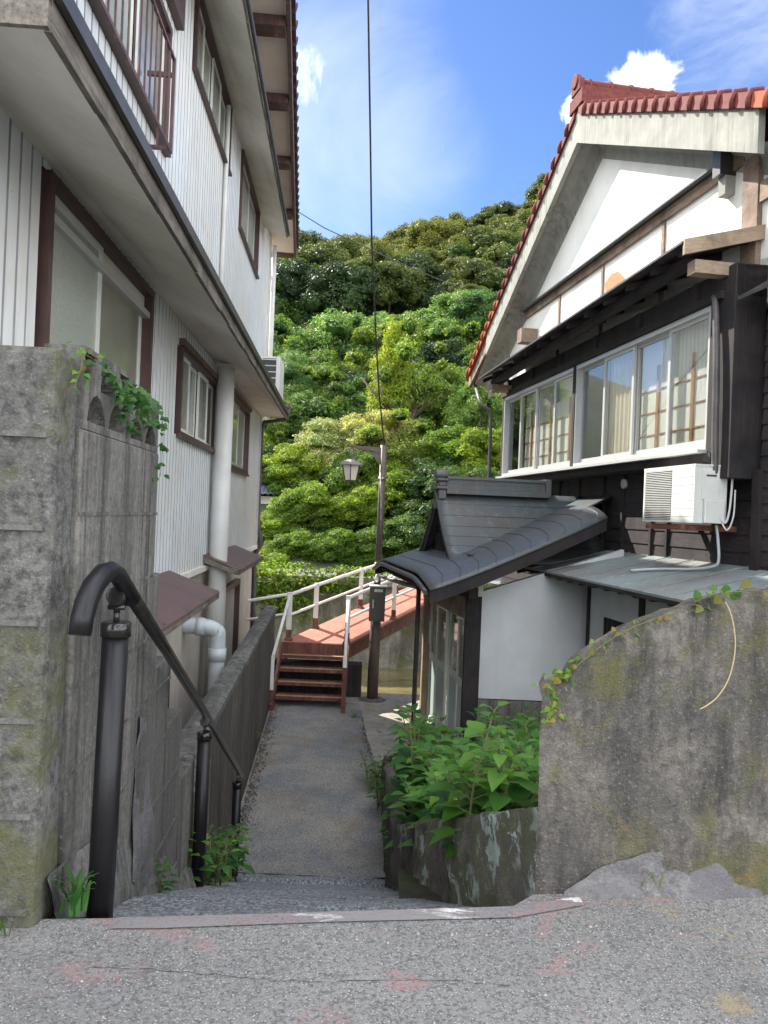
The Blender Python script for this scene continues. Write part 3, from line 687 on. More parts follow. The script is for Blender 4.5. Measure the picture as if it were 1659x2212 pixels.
# ================================================================== RIGHT HOUSE
RH = thing('house', 'old wooden house on the right with red tiled gable and long window band', 'house', (3, 9, -2.85))
def sub(name, par):
    r = bpy.data.objects.new(name, None); COL.objects.link(r); r.parent = par; r.empty_display_size = .1; return r
RX = lambda u, v, t=0: RF.px(u, v, t)
rp = lambda a, t, h: RF.pt(a, t, h)
TB = .28          # face of the window bay
TV = .35          # gable verge plane
sA, zA = RX(1249, 240, TV); sF, zF = RX(1053, 713, TV); sN, zN = RX(1640, 222, TV)
print('verge top', sA, zA, sF, zF, sN, zN)
mF = (zA-zF)/(sF-sA); mN = (zA-zN)/(sA-sN)
def vz(a): return zA-mF*(a-sA) if a > sA else zA-mN*(sA-a)
BD = .40
# verge board
g = sub('main_roof', RH)
mb = MB()
for (a, b) in ((sN, sA), (sA, sF+.05)):
    mb.hexa([rp(a, TV-.06, vz(a)-BD), rp(b, TV-.06, vz(b)-BD), rp(b, TV, vz(b)-BD), rp(a, TV, vz(a)-BD), rp(a, TV-.06, vz(a)), rp(b, TV-.06, vz(b)), rp(b, TV, vz(b)), rp(a, TV, vz(a))])
mb.build('verge_board', Mt['plasterverge'], g)
# sloping soffit (coved) behind the verge board down to the gable wall
mb = MB()
far = sF+.9; near = sN-.6
for (a, b) in ((near, sA), (sA, far)):
    z = lambda s_, o: vz(s_)-o
    for (t0, o0, t1, o1) in ((TV-.06, BD-.10, .10, BD-.06), (.10, BD-.06, .03, BD+.02), (.03, BD+.02, .0, BD+.16)):
        mb.poly([rp(a, t0, z(a, o0)), rp(b, t0, z(b, o0)), rp(b, t1, z(b, o1)), rp(a, t1, z(a, o1))])
mb.build('soffit', Mt['plasterverge'], g)
# roof slabs
mb = MB()
for (a, b) in ((near-1.0, sA), (sA, far+.35)):
    mb.hexa([rp(a, -6, vz(a)+.0), rp(b, -6, vz(b)), rp(b, TV-.02, vz(b)+.0), rp(a, TV-.02, vz(a)), rp(a, -6, vz(a)+.07), rp(b, -6, vz(b)+.07), rp(b, TV+.02, vz(b)+.07), rp(a, TV+.02, vz(a)+.07)])
mb.build('roof_slab', Mt['redtile'], g)
# verge tiles: overlapping bent tiles with rolled edges
mb = MB()
L1 = far+.3; a = sA+.06
def vtile(mb, a, step, s=1, m=0):
    z0 = vz(a); z1 = vz(a+step)
    mb.mat(m)
    mb.hexa([rp(a, TV-.03, z0-.035), rp(a+step*.96, TV-.03, z1-.035), rp(a+step*.96, TV+.035, z1-.045), rp(a, TV+.035, z0-.045),
             rp(a, TV-.03, z0+.10), rp(a+step*.96, TV-.03, z1+.10), rp(a+step*.96, TV+.02, z1+.085), rp(a, TV+.02, z0+.085)])
    hi = a if z0 > z1 else a+step
    lo = a+step*.95 if z0 > z1 else a+step*.05
    zl = vz(lo)
    mb.tube([rp(lo, TV+.045, zl-.05), rp(lo, TV+.05, zl+.03), rp(lo, TV+.02, zl+.10), rp(lo, TV-.08, zl+.125)], .022, 7)
while a < L1-.2:
    vtile(mb, a, .22, 1, 1 if a > sF-.9 else 0); a += .22
a = sA-.06-.22
while a > sN-.05:
    vtile(mb, a, .22, -1, 0); a -= .22
mb.mat(1); vtile(mb, a, .22, -1, 1); vtile(mb, a-.22, .22, -1, 1)
mb.build('verge_tiles', [Mt['redtile'], Mt['orangetile']], g)
# ridge: stacked courses running back from the apex, with an end ornament
mb = MB()
for (h0, h1, w) in ((.05, .13, .17), (.14, .20, .15), (.21, .27, .13)): mb.box(RF, sA-w, sA+w, -6, TV-.02, zA+h0, zA+h1)
mb.tube([rp(sA, TV-.02, zA+.31), rp(sA, -6, zA+.31)], .085, 12)
for i in range(14):
    t = TV-.1-i*.28; mb.tube([rp(sA, t, zA+.31), rp(sA, t-.035, zA+.31)], .10, 12)
mb.build('ridge', Mt['redtile'], g)
mb = MB(); mb.box(RF, sA-.2, sA+.2, TV-.02, TV+.04, zA+.02, zA+.20); mb.box(RF, sA-.13, sA+.13, TV-.02, TV+.05, zA+.21, zA+.36); mb.tube([rp(sA, TV+.0, zA+.36), rp(sA, TV+.07, zA+.36)], .09, 12)
mb.build('ridge_end_tile', Mt['redtile'], g, bevel=.01)
# far eave: timber verge end, purlin ends, gutter
mb = MB()
a, b = sF+.06, far+.25
mb.hexa([rp(a, TV-.07, vz(a)-.30), rp(b, TV-.07, vz(b)-.20), rp(b, TV-.02, vz(b)-.20), rp(a, TV-.02, vz(a)-.30), rp(a, TV-.07, vz(a)-.02), rp(b, TV-.07, vz(b)-.02), rp(b, TV-.02, vz(b)-.02), rp(a, TV-.02, vz(a)-.02)])
mb.build('verge_end_board', Mt['beamwood'], g)
sp, zp = RX(1110, 712, TV)
mb = MB(); mb.box(RF, sp-.10, sp+.10, -.1, TV-.09, zp-.20, zp+.02)
mb.build('purlin_end', Mt['beamwood'], g, bevel=.01)
mb = MB(); P = rp(far+.28, TV-.05, vz(far+.28)-.06); Q = rp(far+.28, -4, vz(far+.28)-.06); mb.tube([P, Q], .055, 10); mb.build('eave_gutter', Mt['pipedark'], g)
mb = MB(); A_ = Vector(P); mb.tube([A_+Vector((.1, 0, -.05)), at(1037, 872, 13.3), at(1058, 885, 13.3), at(1060, 905, 13.3), at(1057, 1030, 13.3), at(1056, 1200, 13.3)], .03, 8); mb.build('corner_downpipe', Mt['pipedark'], RH)
# gable wall (white plaster) + body
mb = MB()
wa, wf = 3.2, 13.25
def wt(a): return vz(a)-BD+.1
pts = [(wa, 1.9), (wf, 1.9), (wf, wt(wf)), (sA, wt(sA)), (wa, wt(wa))]
mb.prism([rp(a, -.12, h) for a, h in pts], [rp(a, 0, h) for a, h in pts]); mb.build('gable_wall', Mt['whitewall'], RH)
mb = MB(); mb.box(RF, wa, wf, -5, -.13, -2.9, 2.6); mb.box(RF, wa, wf-.02, -5, -.25, 2.6, 3.0); mb.build('house_core', Mt['dark'], RH)
# long tie beam with flashing
b0 = RX(1130, 690, .06); b1 = RX(1560, 318, .06); c0 = RX(1371, 528, .03); c1 = RX(1528, 402, .03)
print('beam', b0, b1, c0, c1)
hb1 = (b0[1]+b1[1])/2; hb0 = (c0[1]+c1[1])/2
mb = MB(); mb.box(RF, b1[0]-.3, b0[0], 0, .035, hb0, hb0+.14); mb.build('tie_beam', Mt['beamwood'], RH)
mb = MB(); mb.box(RF, b1[0], b0[0], 0, .07, hb0+.145, hb1-.03); mb.build('upper_beam', Mt['postwood'], RH)
mb = MB(); mb.hexa([rp(b1[0], 0, hb1-.028), rp(b0[0], 0, hb1-.028), rp(b0[0], .12, hb1-.03), rp(b1[0], .12, hb1-.03), rp(b1[0], 0, hb1+.03), rp(b0[0], 0, hb1+.03), rp(b0[0], .12, hb1-.012), rp(b1[0], .12, hb1-.012)]); mb.build('flashing', Mt['copper'], RH)
# box gutter / beam end at the near side
mb = MB(); nb = b1[0]-.02
mb.box(RF, nb-.12, nb, -3.5, .16, hb1-.17, hb1+.10); mb.build('cross_gutter', Mt['darkmetal'], RH)
mb = MB(); mb.box(RF, nb-.115, nb-.005, -3.5, .10, hb1-.34, hb1-.172); mb.build('cross_beam', Mt['plasterverge'], RH)
# studs on the white band
for (u, v, w) in ((1432, 500, .055), (1300, 600, .055), (1206, 680, .055)):
    a = RX(u, v, .02)[0]; mb = MB(); mb.box(RF, a-w/2, a+w/2, 0, .022, 1.95, hb0-.002); mb.build('stud', Mt['beamwood'], RH)
a0 = RX(1637, 450, .03)[0]; a1 = RX(1607, 450, .03)[0]
mb = MB(); mb.box(RF, a0-.02, a1, 0, .05, 1.95, hb0-.002); mb.build('corner_post', Mt['beamwood'], RH)
mb = MB(); mb.box(RF, 4.4, a0-.03, 0, .04, 2.78, 2.95); mb.build('side_rail', Mt['beamwood'], RH)
# torn plaster patch showing clay
cp = [RX(u, v, .004) for u, v in ((1308, 638), (1307, 612), (1320, 592), (1335, 586), (1349, 600), (1357, 618), (1357, 625))]
mb = MB(); mb.prism([rp(a, .0015, h) for a, h in cp], [rp(a, .006, h) for a, h in cp]); mb.build('bare_clay_patch', simple('clay', (.36, .20, .09), (.28, .15, .07), 30, .9), RH)
# pent roof over the window band
pp0 = RX(1478, 521, .72); pp1 = RX(1036, 817, .72); print('pent', pp0, pp1)
p = sub('pent_roof', RH)
zo = (pp0[1]+pp1[1])/2; a0, a1 = pp0[0], pp1[0]
zo0 = pp0[1]; zo1 = pp1[1]
pi = RX(1645, 492, .0)[1]-.02; print('pent inner', pi)
mb = MB(); N = 14
for i in range(N):
    A = a0+(a1-a0)*i/N; B = a0+(a1-a0)*(i+1)/N; zA_ = zo0+(zo1-zo0)*i/N; zB_ = zo0+(zo1-zo0)*(i+1)/N
    mb.hexa([rp(A, 0, pi-.005), rp(B, 0, pi-.005), rp(B, .74, zB_-.02), rp(A, .74, zA_-.02), rp(A, 0, pi+.02), rp(B, 0, pi+.02), rp(B, .74, zB_), rp(A, .74, zA_)])
mb.build('roof_sheet', Mt['darkmetal'], p)
mb = MB()
for i in range(13):
    A = a0+.1+(a1-a0-.2)*i/12
    zz = zo0+(zo1-zo0)*i/12; mb.hexa([rp(A, .0, pi-.075), rp(A+.05, .0, pi-.075), rp(A+.05, .68, zz-.085), rp(A, .68, zz-.085), rp(A, .0, pi-.008), rp(A+.05, .0, pi-.008), rp(A+.05, .68, zz-.024), rp(A, .68, zz-.024)])
mb.build('rafters', Mt['postwood'], p)
mb = MB(); mb.hexa([rp(a0-.03, 0, pi-.09), rp(a0, 0, pi-.09), rp(a0, .73, zo0-.12), rp(a0-.03, .73, zo0-.12), rp(a0-.03, 0, pi+.03), rp(a0, 0, pi+.03), rp(a0, .73, zo0+.01), rp(a0-.03, .73, zo0+.01)]); mb.build('end_board', Mt['rawwood'], p)
mb = MB(); mb.box(RF, a0+.02, a0+.14, -.1, .60, zo0-.24, zo0-.13); mb.build('bracket_arm', Mt['rawwood'], p); mb = MB(); mb.box(RF, a1-.3, a1-.18, -.1, .6, zo1-.24, zo1-.13); mb.build('bracket_arm', Mt['rawwood'], p)
mb = MB(); mb.hexa([rp(a, t, h) for (a, t, h) in ((a0+.25, .48, zo0-.13), (a1-.05, .48, zo1-.13), (a1-.05, .56, zo1-.13), (a0+.25, .56, zo0-.13), (a0+.25, .48, zo0-.04), (a1-.05, .48, zo1-.04), (a1-.05, .56, zo1-.04), (a0+.25, .56, zo0-.04))]); mb.build('eave_beam', Mt['postwood'], p)
# window bay -----------------------------------------------------------
bay = sub('window_bay', RH)
wz0, wz1 = .70, 1.93; ws0, ws1 = 6.87, 12.55; wm = 9.78
mb = MB()
mb.box(RF, ws0-.35, ws1+.12, .0, TB-.001, wz1+.02, zo0-.17)       # lintel boarding
mb.build('lintel', Mt['postwood'], bay)
mb = MB()
for a in np.arange(ws0+.2, ws1, 1.05): mb.box(RF, a, a+.09, TB, TB+.03, wz1+.10, zo0-.18)
mb.box(RF, ws0-.2, ws1+.1, TB, TB+.05, wz1+.025, wz1+.095); mb.build('lintel_strips', Mt['postwood'], bay)
mb = MB(); mb.box(RF, ws0-.1, ws1+.12, .0, TB+.03, wz0-.13, wz0-.052); mb.build('sill_beam', Mt['postwood'], bay)
mb = MB(); mb.box(RF, ws0-.02, ws1+.05, -.02, TB+.10, wz0-.05, wz0-.02); mb.build('sill', Mt['alu'], bay)
mb = MB(); mb.box(RF, wm-.035, wm+.035, .02, TB+.02, wz0-.02, wz1+.02); mb.build('mullion_post', Mt['postwood'], bay)
mb = MB(); mb.box(RF, ws1+.02, ws1+.12, .0, TB, -.3, wz1+.02); mb.build('corner_post', Mt['postwood'], bay)
def rwin(a0, a1, n, fills):
    w = sub('window', bay)
    mb = MB(); mb.box(RF, a0, a1, TB-.10, TB+.012, wz1-.03, wz1+.018); mb.box(RF, a0, a1, TB-.10, TB+.012, wz0-.019, wz0+.03)
    mb.box(RF, a0, a0+.025, TB-.10, TB+.01, wz0+.03, wz1-.03); mb.box(RF, a1-.025, a1, TB-.10, TB+.01, wz0+.03, wz1-.03)
    mb.build('frame', Mt['alu'], w)
    L = (a1-a0-.05)/n
    for i in range(n):
        p0 = a0+.025+L*i; p1 = p0+L; tt = TB-.02-(.035 if i % 2 else 0); b = .032
        mb = MB(); mb.box(RF, p0-.01, p0+b, tt-.025, tt, wz0+.03, wz1-.03); mb.box(RF, p1-b, p1+.01, tt-.025, tt, wz0+.03, wz1-.03)
        mb.box(RF, p0+b, p1-b, tt-.025, tt-.001, wz0+.03, wz0+.08); mb.box(RF, p0+b, p1-b, tt-.025, tt-.001, wz1-.065, wz1-.03)
        mb.build('sash', Mt['alu'], w)
        mb = MB(); mb.box(RF, p0+b, p1-b, tt-.014, tt-.010, wz0+.08, wz1-.065); mb.build('pane', Mt['rglass'], w)
        f = fills[i]
        tb = .175
        if f == 'shoji' or f == 'shoji2':
            mb = MB(); mb.box(RF, p0, p1-.004, tb-.02, tb-.012, wz0+.02, wz1); mb.build('shoji_paper', Mt['shoji'], w)
            mb = MB()
            for h in np.arange(wz0+.22, wz1-.35, .23): mb.box(RF, p0, p1-.004, tb-.012, tb-.002, h, h+.014)
            mb.build('shoji_lattice', Mt['orangewood'], w)
            mb = MB(); x = p0+(p1-p0)*(.45 if f == 'shoji' else .55); mb.box(RF, x, x+.045, tb-.012, tb+.006, wz0+.02, wz1-.3); mb.build('shoji_stile', Mt['orangewood'], w)
        elif f == 'curtain':
            mb = MB(); vs = []; fs = []; n_ = 40
            for k in range(n_+1):
                x = p0+(p1-p0-.004)*k/n_; t = tb+.01*math.sin(k*1.1)+.004*math.sin(k*2.7)
                vs += [rp(x, t, wz0+.02), rp(x, t, wz1)]
            for k in range(n_): fs.append((2*k, 2*k+2, 2*k+3, 2*k+1))
            mb.raw(vs, fs, True); mb.build('curtain', Mt['curtain'], w)
Mt['rglass'] = glass('house_window_glass', refl=.22, alpha=.9)
rwin(ws0, wm-.036, 4, ['shoji2', 'shoji', 'curtain', 'none'])
rwin(wm+.036, ws1, 4, ['shoji', 'shoji', 'shoji2', 'none'])
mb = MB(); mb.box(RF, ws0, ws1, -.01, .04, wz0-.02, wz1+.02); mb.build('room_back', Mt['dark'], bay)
# dark boarded pillar + box at the near end of the windows
mb = MB(); mb.box(RF, 6.52, ws0-.01, .0, TB+.01, .42, zo0-.16); mb.build('storage_box', Mt['postwood'], RH, bevel=.005)
mb = MB(); mb.stube([rp(6.8, TB+.03, 2.0), rp(6.74, TB+.05, 1.9), rp(6.68, TB+.06, 1.4), rp(6.66, TB+.06, .8), rp(6.66, TB+.05, .45), rp(6.72, TB+.04, .25)], .03, 8); mb.build('cable_bundle', Mt['pipedark'], RH)
# main lower wall: horizontal boards with battens
def boards(mb, fr, a0, a1, t, h0, h1, bw=.16, lap=.012):
    h = h0
    while h < h1-.01:
        k = min(h+bw, h1); mb.hexa([fr.pt(a0, t-.02, h), fr.pt(a1, t-.02, h), fr.pt(a1, t+lap, h), fr.pt(a0, t+lap, h), fr.pt(a0, t-.02, k), fr.pt(a1, t-.02, k), fr.pt(a1, t, k), fr.pt(a0, t, k)]); h += bw
mb = MB(); boards(mb, RF, 6.45, wf, 0, -2.9, wz0-.1, .15); mb.build('board_wall', Mt['darkwood'], RH)
for u in (1165, 1205, 1247, 1300, 1342, 1405, 1440):
    a = RX(u, 1120, .03)[0]
    if a < 6.6: continue
    mb = MB(); mb.box(RF, a-.02, a+.02, .0, .035, -.32, wz0-.14); mb.build('batten', Mt['postwood'], RH)
mb = MB(); boards(mb, RF, 3.3, 6.44, .05, -2.9, 1.78, .13); mb.build('near_board_wall', Mt['darkwood'], RH)
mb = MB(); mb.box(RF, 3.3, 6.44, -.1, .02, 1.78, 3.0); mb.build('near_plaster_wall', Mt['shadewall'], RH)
mb = MB(); mb.box(RF, 6.40, 6.50, .03, .09, -.35, .5); mb.build('wall_post', Mt['postwood'], RH)
mb = MB(); n0 = RX(1595, 640, .3); mb.hexa([rp(3.3, 0, n0[1]+.14), rp(n0[0], 0, n0[1]+.14), rp(n0[0], .3, n0[1]-.03), rp(3.3, .3, n0[1]-.03), rp(3.3, 0, n0[1]+.18), rp(n0[0], 0, n0[1]+.18), rp(n0[0], .3, n0[1]), rp(3.3, .3, n0[1])]); mb.build('near_pent', Mt['darkmetal'], RH)
a = RX(1350, 1045, .02)[0]; h = RX(1350, 1045, .02)[1]
mb = MB(); mb.tube([rp(a, 0, h), rp(a, .045, h)], .055, 20); mb.build('vent_cap', Mt['alu'], RH)
# lean-to roof and the wall below
tw = .60
ei0 = RX(1652, 1222, .03); ei1 = RX(1265, 1186, .03); eo0 = RX(1497, 1308, 1.0); eo1 = RX(1121, 1217, 1.0)
print('leanto', ei0, ei1, eo0, eo1)
zi = (ei0[1]+ei1[1])/2; ze = (eo0[1]+eo1[1])/2; la1 = 9.6; la0 = 4.6
l = sub('lean_to_roof', RH)
mb = MB(); mb.hexa([rp(la0, -.02, zi-.02), rp(la1, -.02, zi-.02), rp(la1, 1.0, ze-.02), rp(la0, 1.0, ze-.02), rp(la0, -.02, zi), rp(la1, -.02, zi), rp(la1, 1.0, ze), rp(la0, 1.0, ze)])
mb.build('roof_sheet', Mt['copperlight'], l)
mb = MB(); a = la0+.3
while a < la1-.1:
    mb.hexa([rp(a, 0.02, zi+.001), rp(a+.010, 0.02, zi+.001), rp(a+.010, .995, ze+.001), rp(a, .995, ze+.001), rp(a, 0.02, zi+.008), rp(a+.010, 0.02, zi+.008), rp(a+.010, .995, ze+.008), rp(a, .995, ze+.008)]); a += .42
mb.build('seams', Mt['copperlight'], l)
mb = MB(); mb.hexa([rp(la0, .97, ze-.055), rp(la1, .97, ze-.055), rp(la1, 1.0, ze-.055), rp(la0, 1.0, ze-.055), rp(la0, .97, ze-.021), rp(la1, .97, ze-.021), rp(la1, 1.0, ze-.021), rp(la0, 1.0, ze-.021)])
mb.hexa([rp(la1, .0, zi-.10), rp(la1+.03, .0, zi-.10), rp(la1+.03, 1.0, ze-.10), rp(la1, 1.0, ze-.10), rp(la1, .0, zi+.01), rp(la1+.03, .0, zi+.01), rp(la1+.03, 1.0, ze+.01), rp(la1, 1.0, ze+.01)]); mb.build('edge_board', Mt['postwood'], l)
mb = MB(); a = la0+.2
while a < la1: mb.box(RF, a, a+.05, .55, .955, ze-.075, ze-.025) ; a += .28
mb.build('rafter_ends', Mt['postwood'], l)
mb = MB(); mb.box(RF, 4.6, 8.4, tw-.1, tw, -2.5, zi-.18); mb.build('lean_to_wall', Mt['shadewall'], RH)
for u, w in ((1271, .05), (1386, .09)):
    a = RX(u, 1330, tw+.01)[0]; mb = MB(); mb.box(RF, a-w/2, a+w/2, tw, tw+.02, -2.5, ze+.05); mb.build('wall_stud', Mt['postwood'], RH)
wsx = RX(1325, 1370, tw+.01)
mb = MB(); mb.box(RF, wsx[0]-.22, wsx[0]+.22, tw, tw+.012, wsx[1]-.16, wsx[1]+.14); mb.build('small_window', Mt['dark'], RH)
mb = MB()
for k in range(5): a = wsx[0]-.17+k*.085; mb.box(RF, a-.008, a+.008, tw+.012, tw+.03, wsx[1]-.16, wsx[1]+.14)
mb.build('window_bars', Mt['postwood'], RH)
# ------------------------------------------------------------------ entrance
E_ = sub('entrance', RH)
b_d = 1.80; YD0, YD1 = 8.55, 11.15       # door plane offset t, s-range
zg = -2.85
def tx(t): return t
dT = b_d
# front (camera facing) plaster wall
Yw = 8.45
xw0 = at(1037, 1400, Yw).x; xw1 = at(1271, 1400, Yw).x; zwb = at(1100, 1511, Yw).z
mb = MB(); v = [(xw0, Yw), (xw1+.35, Yw), (xw1+.35, Yw+.12), (xw0, Yw+.12)]
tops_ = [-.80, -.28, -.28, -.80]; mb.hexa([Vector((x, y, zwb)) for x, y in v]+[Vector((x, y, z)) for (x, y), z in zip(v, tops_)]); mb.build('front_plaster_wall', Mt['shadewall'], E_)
mb = MB(); mb.hexa([Vector((x, y, -2.9)) for x, y in v]+[Vector((x, y, zwb-.012)) for x, y in v]); mb.build('wall_footing', Mt['concrete'], E_)
mb = MB(); mb.hexa([Vector((x, y, -2.9)) for x, y in ((xw0-.17, Yw-.02), (xw0-.001, Yw-.02), (xw0-.001, Yw+.14), (xw0-.17, Yw+.14))]+[Vector((x, y, -.4)) for x, y in ((xw0-.17, Yw-.02), (xw0-.001, Yw-.02), (xw0-.001, Yw+.14), (xw0-.17, Yw+.14))]); mb.build('corner_post', Mt['postwood'], E_)
# log end
P = at(1054, 1236, Yw-.28); mb = MB(); mb.tube([P+Vector((0, -.12, 0)), P+Vector((0, .3, 0))], .088, 20); mb.tube([P+Vector((0, -.122, 0)), P+Vector((0, -.12, 0))], .086, 20); mb.build('log_end', Mt['postwood'], E_)
# glazed door wall (faces the lane)
dd = sub('entrance_doors', E_)
s0 = RX(1008, 1400, dT)[0]; s1 = RX(917, 1400, dT)[0]
ztop = (RX(925, 1290, dT)[1]+RX(1006, 1340, dT)[1])/2; zmid = (RX(915, 1413, dT)[1]+RX(1006, 1486, dT)[1])/2
print('doors', s0, s1, ztop, zmid, RX(916, 1545, dT))
mb = MB(); mb.box(RF, s0+.02, s1+.08, dT-.12, dT+.03, ztop, ztop+.16); mb.box(RF, s0+.02, s1+.08, dT-.1, dT+.05, ztop+.165, ztop+.26); mb.build('door_lintel', Mt['beamwood'], dd)
mb = MB(); mb.box(RF, s1+.005, s1+.09, dT-.12, dT+.02, zg, ztop-.001); mb.build('door_post', Mt['rawwood'], dd)
mb = MB(); mb.box(RF, s0, s1, dT-.1, dT+.02, zg, zg+.09); mb.build('threshold', Mt['terrace'], dd)
n = 4; L = (s1-s0)/n
for i in range(n):
    a = s0+L*i; b = a+L-.005; tt = dT-.03-(.035 if i % 2 else 0)
    lf = sub('sliding_door', dd); bb = .04
    mb = MB(); mb.box(RF, a, a+bb, tt-.03, tt, zg+.09, ztop); mb.box(RF, b-bb, b, tt-.03, tt, zg+.09, ztop); mb.box(RF, a+bb, b-bb, tt-.03, tt-.001, ztop-.05, ztop)
    mb.box(RF, a+bb, b-bb, tt-.03, tt+.002, zmid-.04, zmid+.04); mb.box(RF, a+bb, b-bb, tt-.03, tt-.001, zg+.09, zg+.16); mb.build('door_frame', Mt['aluw'], lf)
    mb = MB(); mb.box(RF, a+bb, b-bb, tt-.018, tt-.013, zg+.16, zmid-.04); mb.build('lower_panel', Mt['frostpanel'] if 'frostpanel' in Mt else Mt.setdefault('frostpanel', simple('door_panel', (.42, .50, .46), (.36, .44, .40), 5, .35)), lf)
    mb = MB(); mb.box(RF, a+bb, b-bb, tt-.018, tt-.013, zmid+.04, ztop-.05); mb.build('glass_pane', Mt['rglass'], lf)
    if i == 3: mb = MB(); mb.box(RF, b-.035, b-.01, tt, tt+.015, zmid+.15, zmid+.45); mb.build('door_handle', Mt['sticker'], lf)
mb = MB(); mb.box(RF, s0, s1, dT-.9, dT-.85, zg, ztop); mb.build('interior_wall', Mt['curtain'], dd)
# wall above doors with a small dark transom
tz0 = ztop+.27
mb = MB(); mb.box(RF, s0-.15, s1+.05, dT-.12, dT-.01, tz0, -.60); mb.build('transom_wall', Mt['plaster'], E_)
for (a, b) in ((s0+.0, s0+.95), (s0+1.15, s0+2.1)):
    mb = MB(); mb.box(RF, a, b, dT-.012, dT+.02, tz0+.08, -.62); mb.build('transom_frame', Mt['beamwood'], E_)
    mb = MB(); mb.box(RF, a+.06, b-.06, dT+.0205, dT+.024, tz0+.13, -.67); mb.build('transom_pane', Mt['dark'], E_)
# porch post and gutter pipe
zt_ = at(905, 1262, 10.0).z
# ---- entrance roof
er = sub('entrance_roof', E_)
te = 2.40
tip = RF.O*0+at(930, 1248, 8.0); ftip = at(812, 1195, 11.9); rgt = at(1310, 1120, 8.35)
print('tip', tip, 'ftip', ftip, 'rgt', rgt)
ze_ = (tip.z+ftip.z)/2
# local frame for this roof: along RF.d, inward -n.  eave at t=te
st, _ = RX(930, 1248, te); sf_, _ = RX(812, 1195, te)
print('er s', st, sf_)
sm = (st+sf_)/2
t_in = 0.0
def inter(fr, a, t, h): return fr.pt(a, t, h)
tr = RX(1310, 1118, 0)
zin = .33
def eroof(a, t):    # slightly concave slope up from the eave to the wall, drooping at the near and far verges
    u = (te-t)/te; base = ze_+(zin-ze_)*(u**1.12)
    edge = min(a-st, sf_-a); return base - (.12*max(0, 1-edge/.7)**1.2)
mb = MB(); NA, NT_ = 28, 16; vs = []; fs = []
tmin = .02
for i in range(NA+1):
    f_ = i/NA
    for j in range(NT_+1):
        tm = .34 if i < 7 else tmin; t = te+(tm-te)*j/NT_; a = st+(sf_-st)*f_; sh = .2*(te-t)*(1-f_)**6; vs.append(rp(a+sh, t, eroof(a, t)))
for i in range(NA):
    for j in range(NT_): q_ = i*(NT_+1)+j; fs.append((q_, q_+NT_+1, q_+NT_+2, q_+1))
mb.raw(vs, fs, True)
o = mb.build('roof_sheet', Mt['copper'], er); md = o.modifiers.new('s', 'SOLIDIFY'); md.thickness = .03; md.offset = 0
# standing course lines parallel to the eave with a kink near the verge
mb = MB()
for k in range(1, 11):
    t = te-k*.2
    if t < .35: break
    path = [rp(a+.2*(te-t)*(1-(a-st)/(sf_-st))**6, t+(.07 if (a-st) < .3 else 0)*(1-(a-st)/.3), eroof(a, t+(.07 if (a-st) < .3 else 0)*(1-(a-st)/.3))+.017) for a in np.linspace(st+.02, sf_-.01, 40)]
    mb.tube(path, .006, 5)
mb.build('seams', Mt['seam'], er)
mb = MB()
ring = []
for j in range(NT_): 
    t0_ = te+(.34-te)*j/NT_; t1_ = te+(.34-te)*(j+1)/NT_
    for (aa, da) in ((st+.01, .03),):
        z0_, z1_ = eroof(st, t0_)-.018, eroof(st, t1_)-.018; s0_ = .2*(te-t0_); s1_ = .2*(te-t1_)
        mb.hexa([rp(aa+s0_, t0_, z0_-.12), rp(aa+da+s0_, t0_, z0_-.12), rp(aa+da+s1_, t1_, z1_-.12), rp(aa+s1_, t1_, z1_-.12), rp(aa+s0_, t0_, z0_), rp(aa+da+s0_, t0_, z0_), rp(aa+da+s1_, t1_, z1_), rp(aa+s1_, t1_, z1_)])
mb.build('verge_fascia', Mt['postwood'], er)
mb = MB()
for j in range(NT_):
    t0_ = te+(tmin-te)*j/NT_; t1_ = te+(tmin-te)*(j+1)/NT_; z0_, z1_ = eroof(st, t0_)-.018, eroof(st, t1_)-.018; aa = sf_-.03; da = .03
    mb.hexa([rp(aa, t0_, z0_-.12), rp(aa+da, t0_, z0_-.12), rp(aa+da, t1_, z1_-.12), rp(aa, t1_, z1_-.12), rp(aa, t0_, z0_), rp(aa+da, t0_, z0_), rp(aa+da, t1_, z1_), rp(aa, t1_, z1_)])
mb.build('verge_fascia', Mt['postwood'], er)
mb = MB()       # underside boarding
mb.hexa([rp(st+.06, te-.05, ze_-.17), rp(sf_-.05, te-.05, ze_-.17), rp(sf_-.05, .3, zin-.30), rp(st+.48, .3, zin-.30), rp(st+.06, te-.05, ze_-.15), rp(sf_-.05, te-.05, ze_-.15), rp(sf_-.05, .3, zin-.28), rp(st+.48, .3, zin-.28)])
mb.build('underside', Mt['postwood'], er)
mb = MB(); mb.box(RF, st+.4, sf_-.2, te-.62, te-.52, ze_-.24, ze_-.12); mb.build('eave_beam', Mt['postwood'], er)
mb = MB(); path = [rp(a, te+.02, eroof(a, te)-.055) for a in np.linspace(st+.1, sf_+.02, 16)]; mb.tube(path, .028, 10); mb.build('eave_gutter', Mt['pipedark'], er)
G = rp(st+.35, te+.0, ze_-.12)
mb = MB(); pb = at(893, 1552, 10.3); pt_ = at(905, 1265, 10.3)
mb.tube([at(812, 1215, 11.8), at(822, 1245, 11.7), at(880, 1263, 10.8), at(900, 1268, 10.4), pt_+Vector((0, 0, -.05)), Vector((pb.x, pb.y, -2.85))], .032, 10); mb.build('downpipe', Mt['pipedark'], E_)
# rain chain-ish coil under the gutter
mb = MB(); pth = []
A_, B_ = at(838, 1228, 11.2), at(893, 1256, 10.3)
for i in range(120):
    u = i/119; P = A_.lerp(B_, u)+Vector((0, 0, -.05*math.sin(math.pi*u))); th = u*math.pi*14; pth.append(P+Vector((0, .03*math.sin(th), .03*math.cos(th))))
mb.tube(pth, .004, 5, False); mb.build('coiled_cable', Mt['pipedark'], E_)
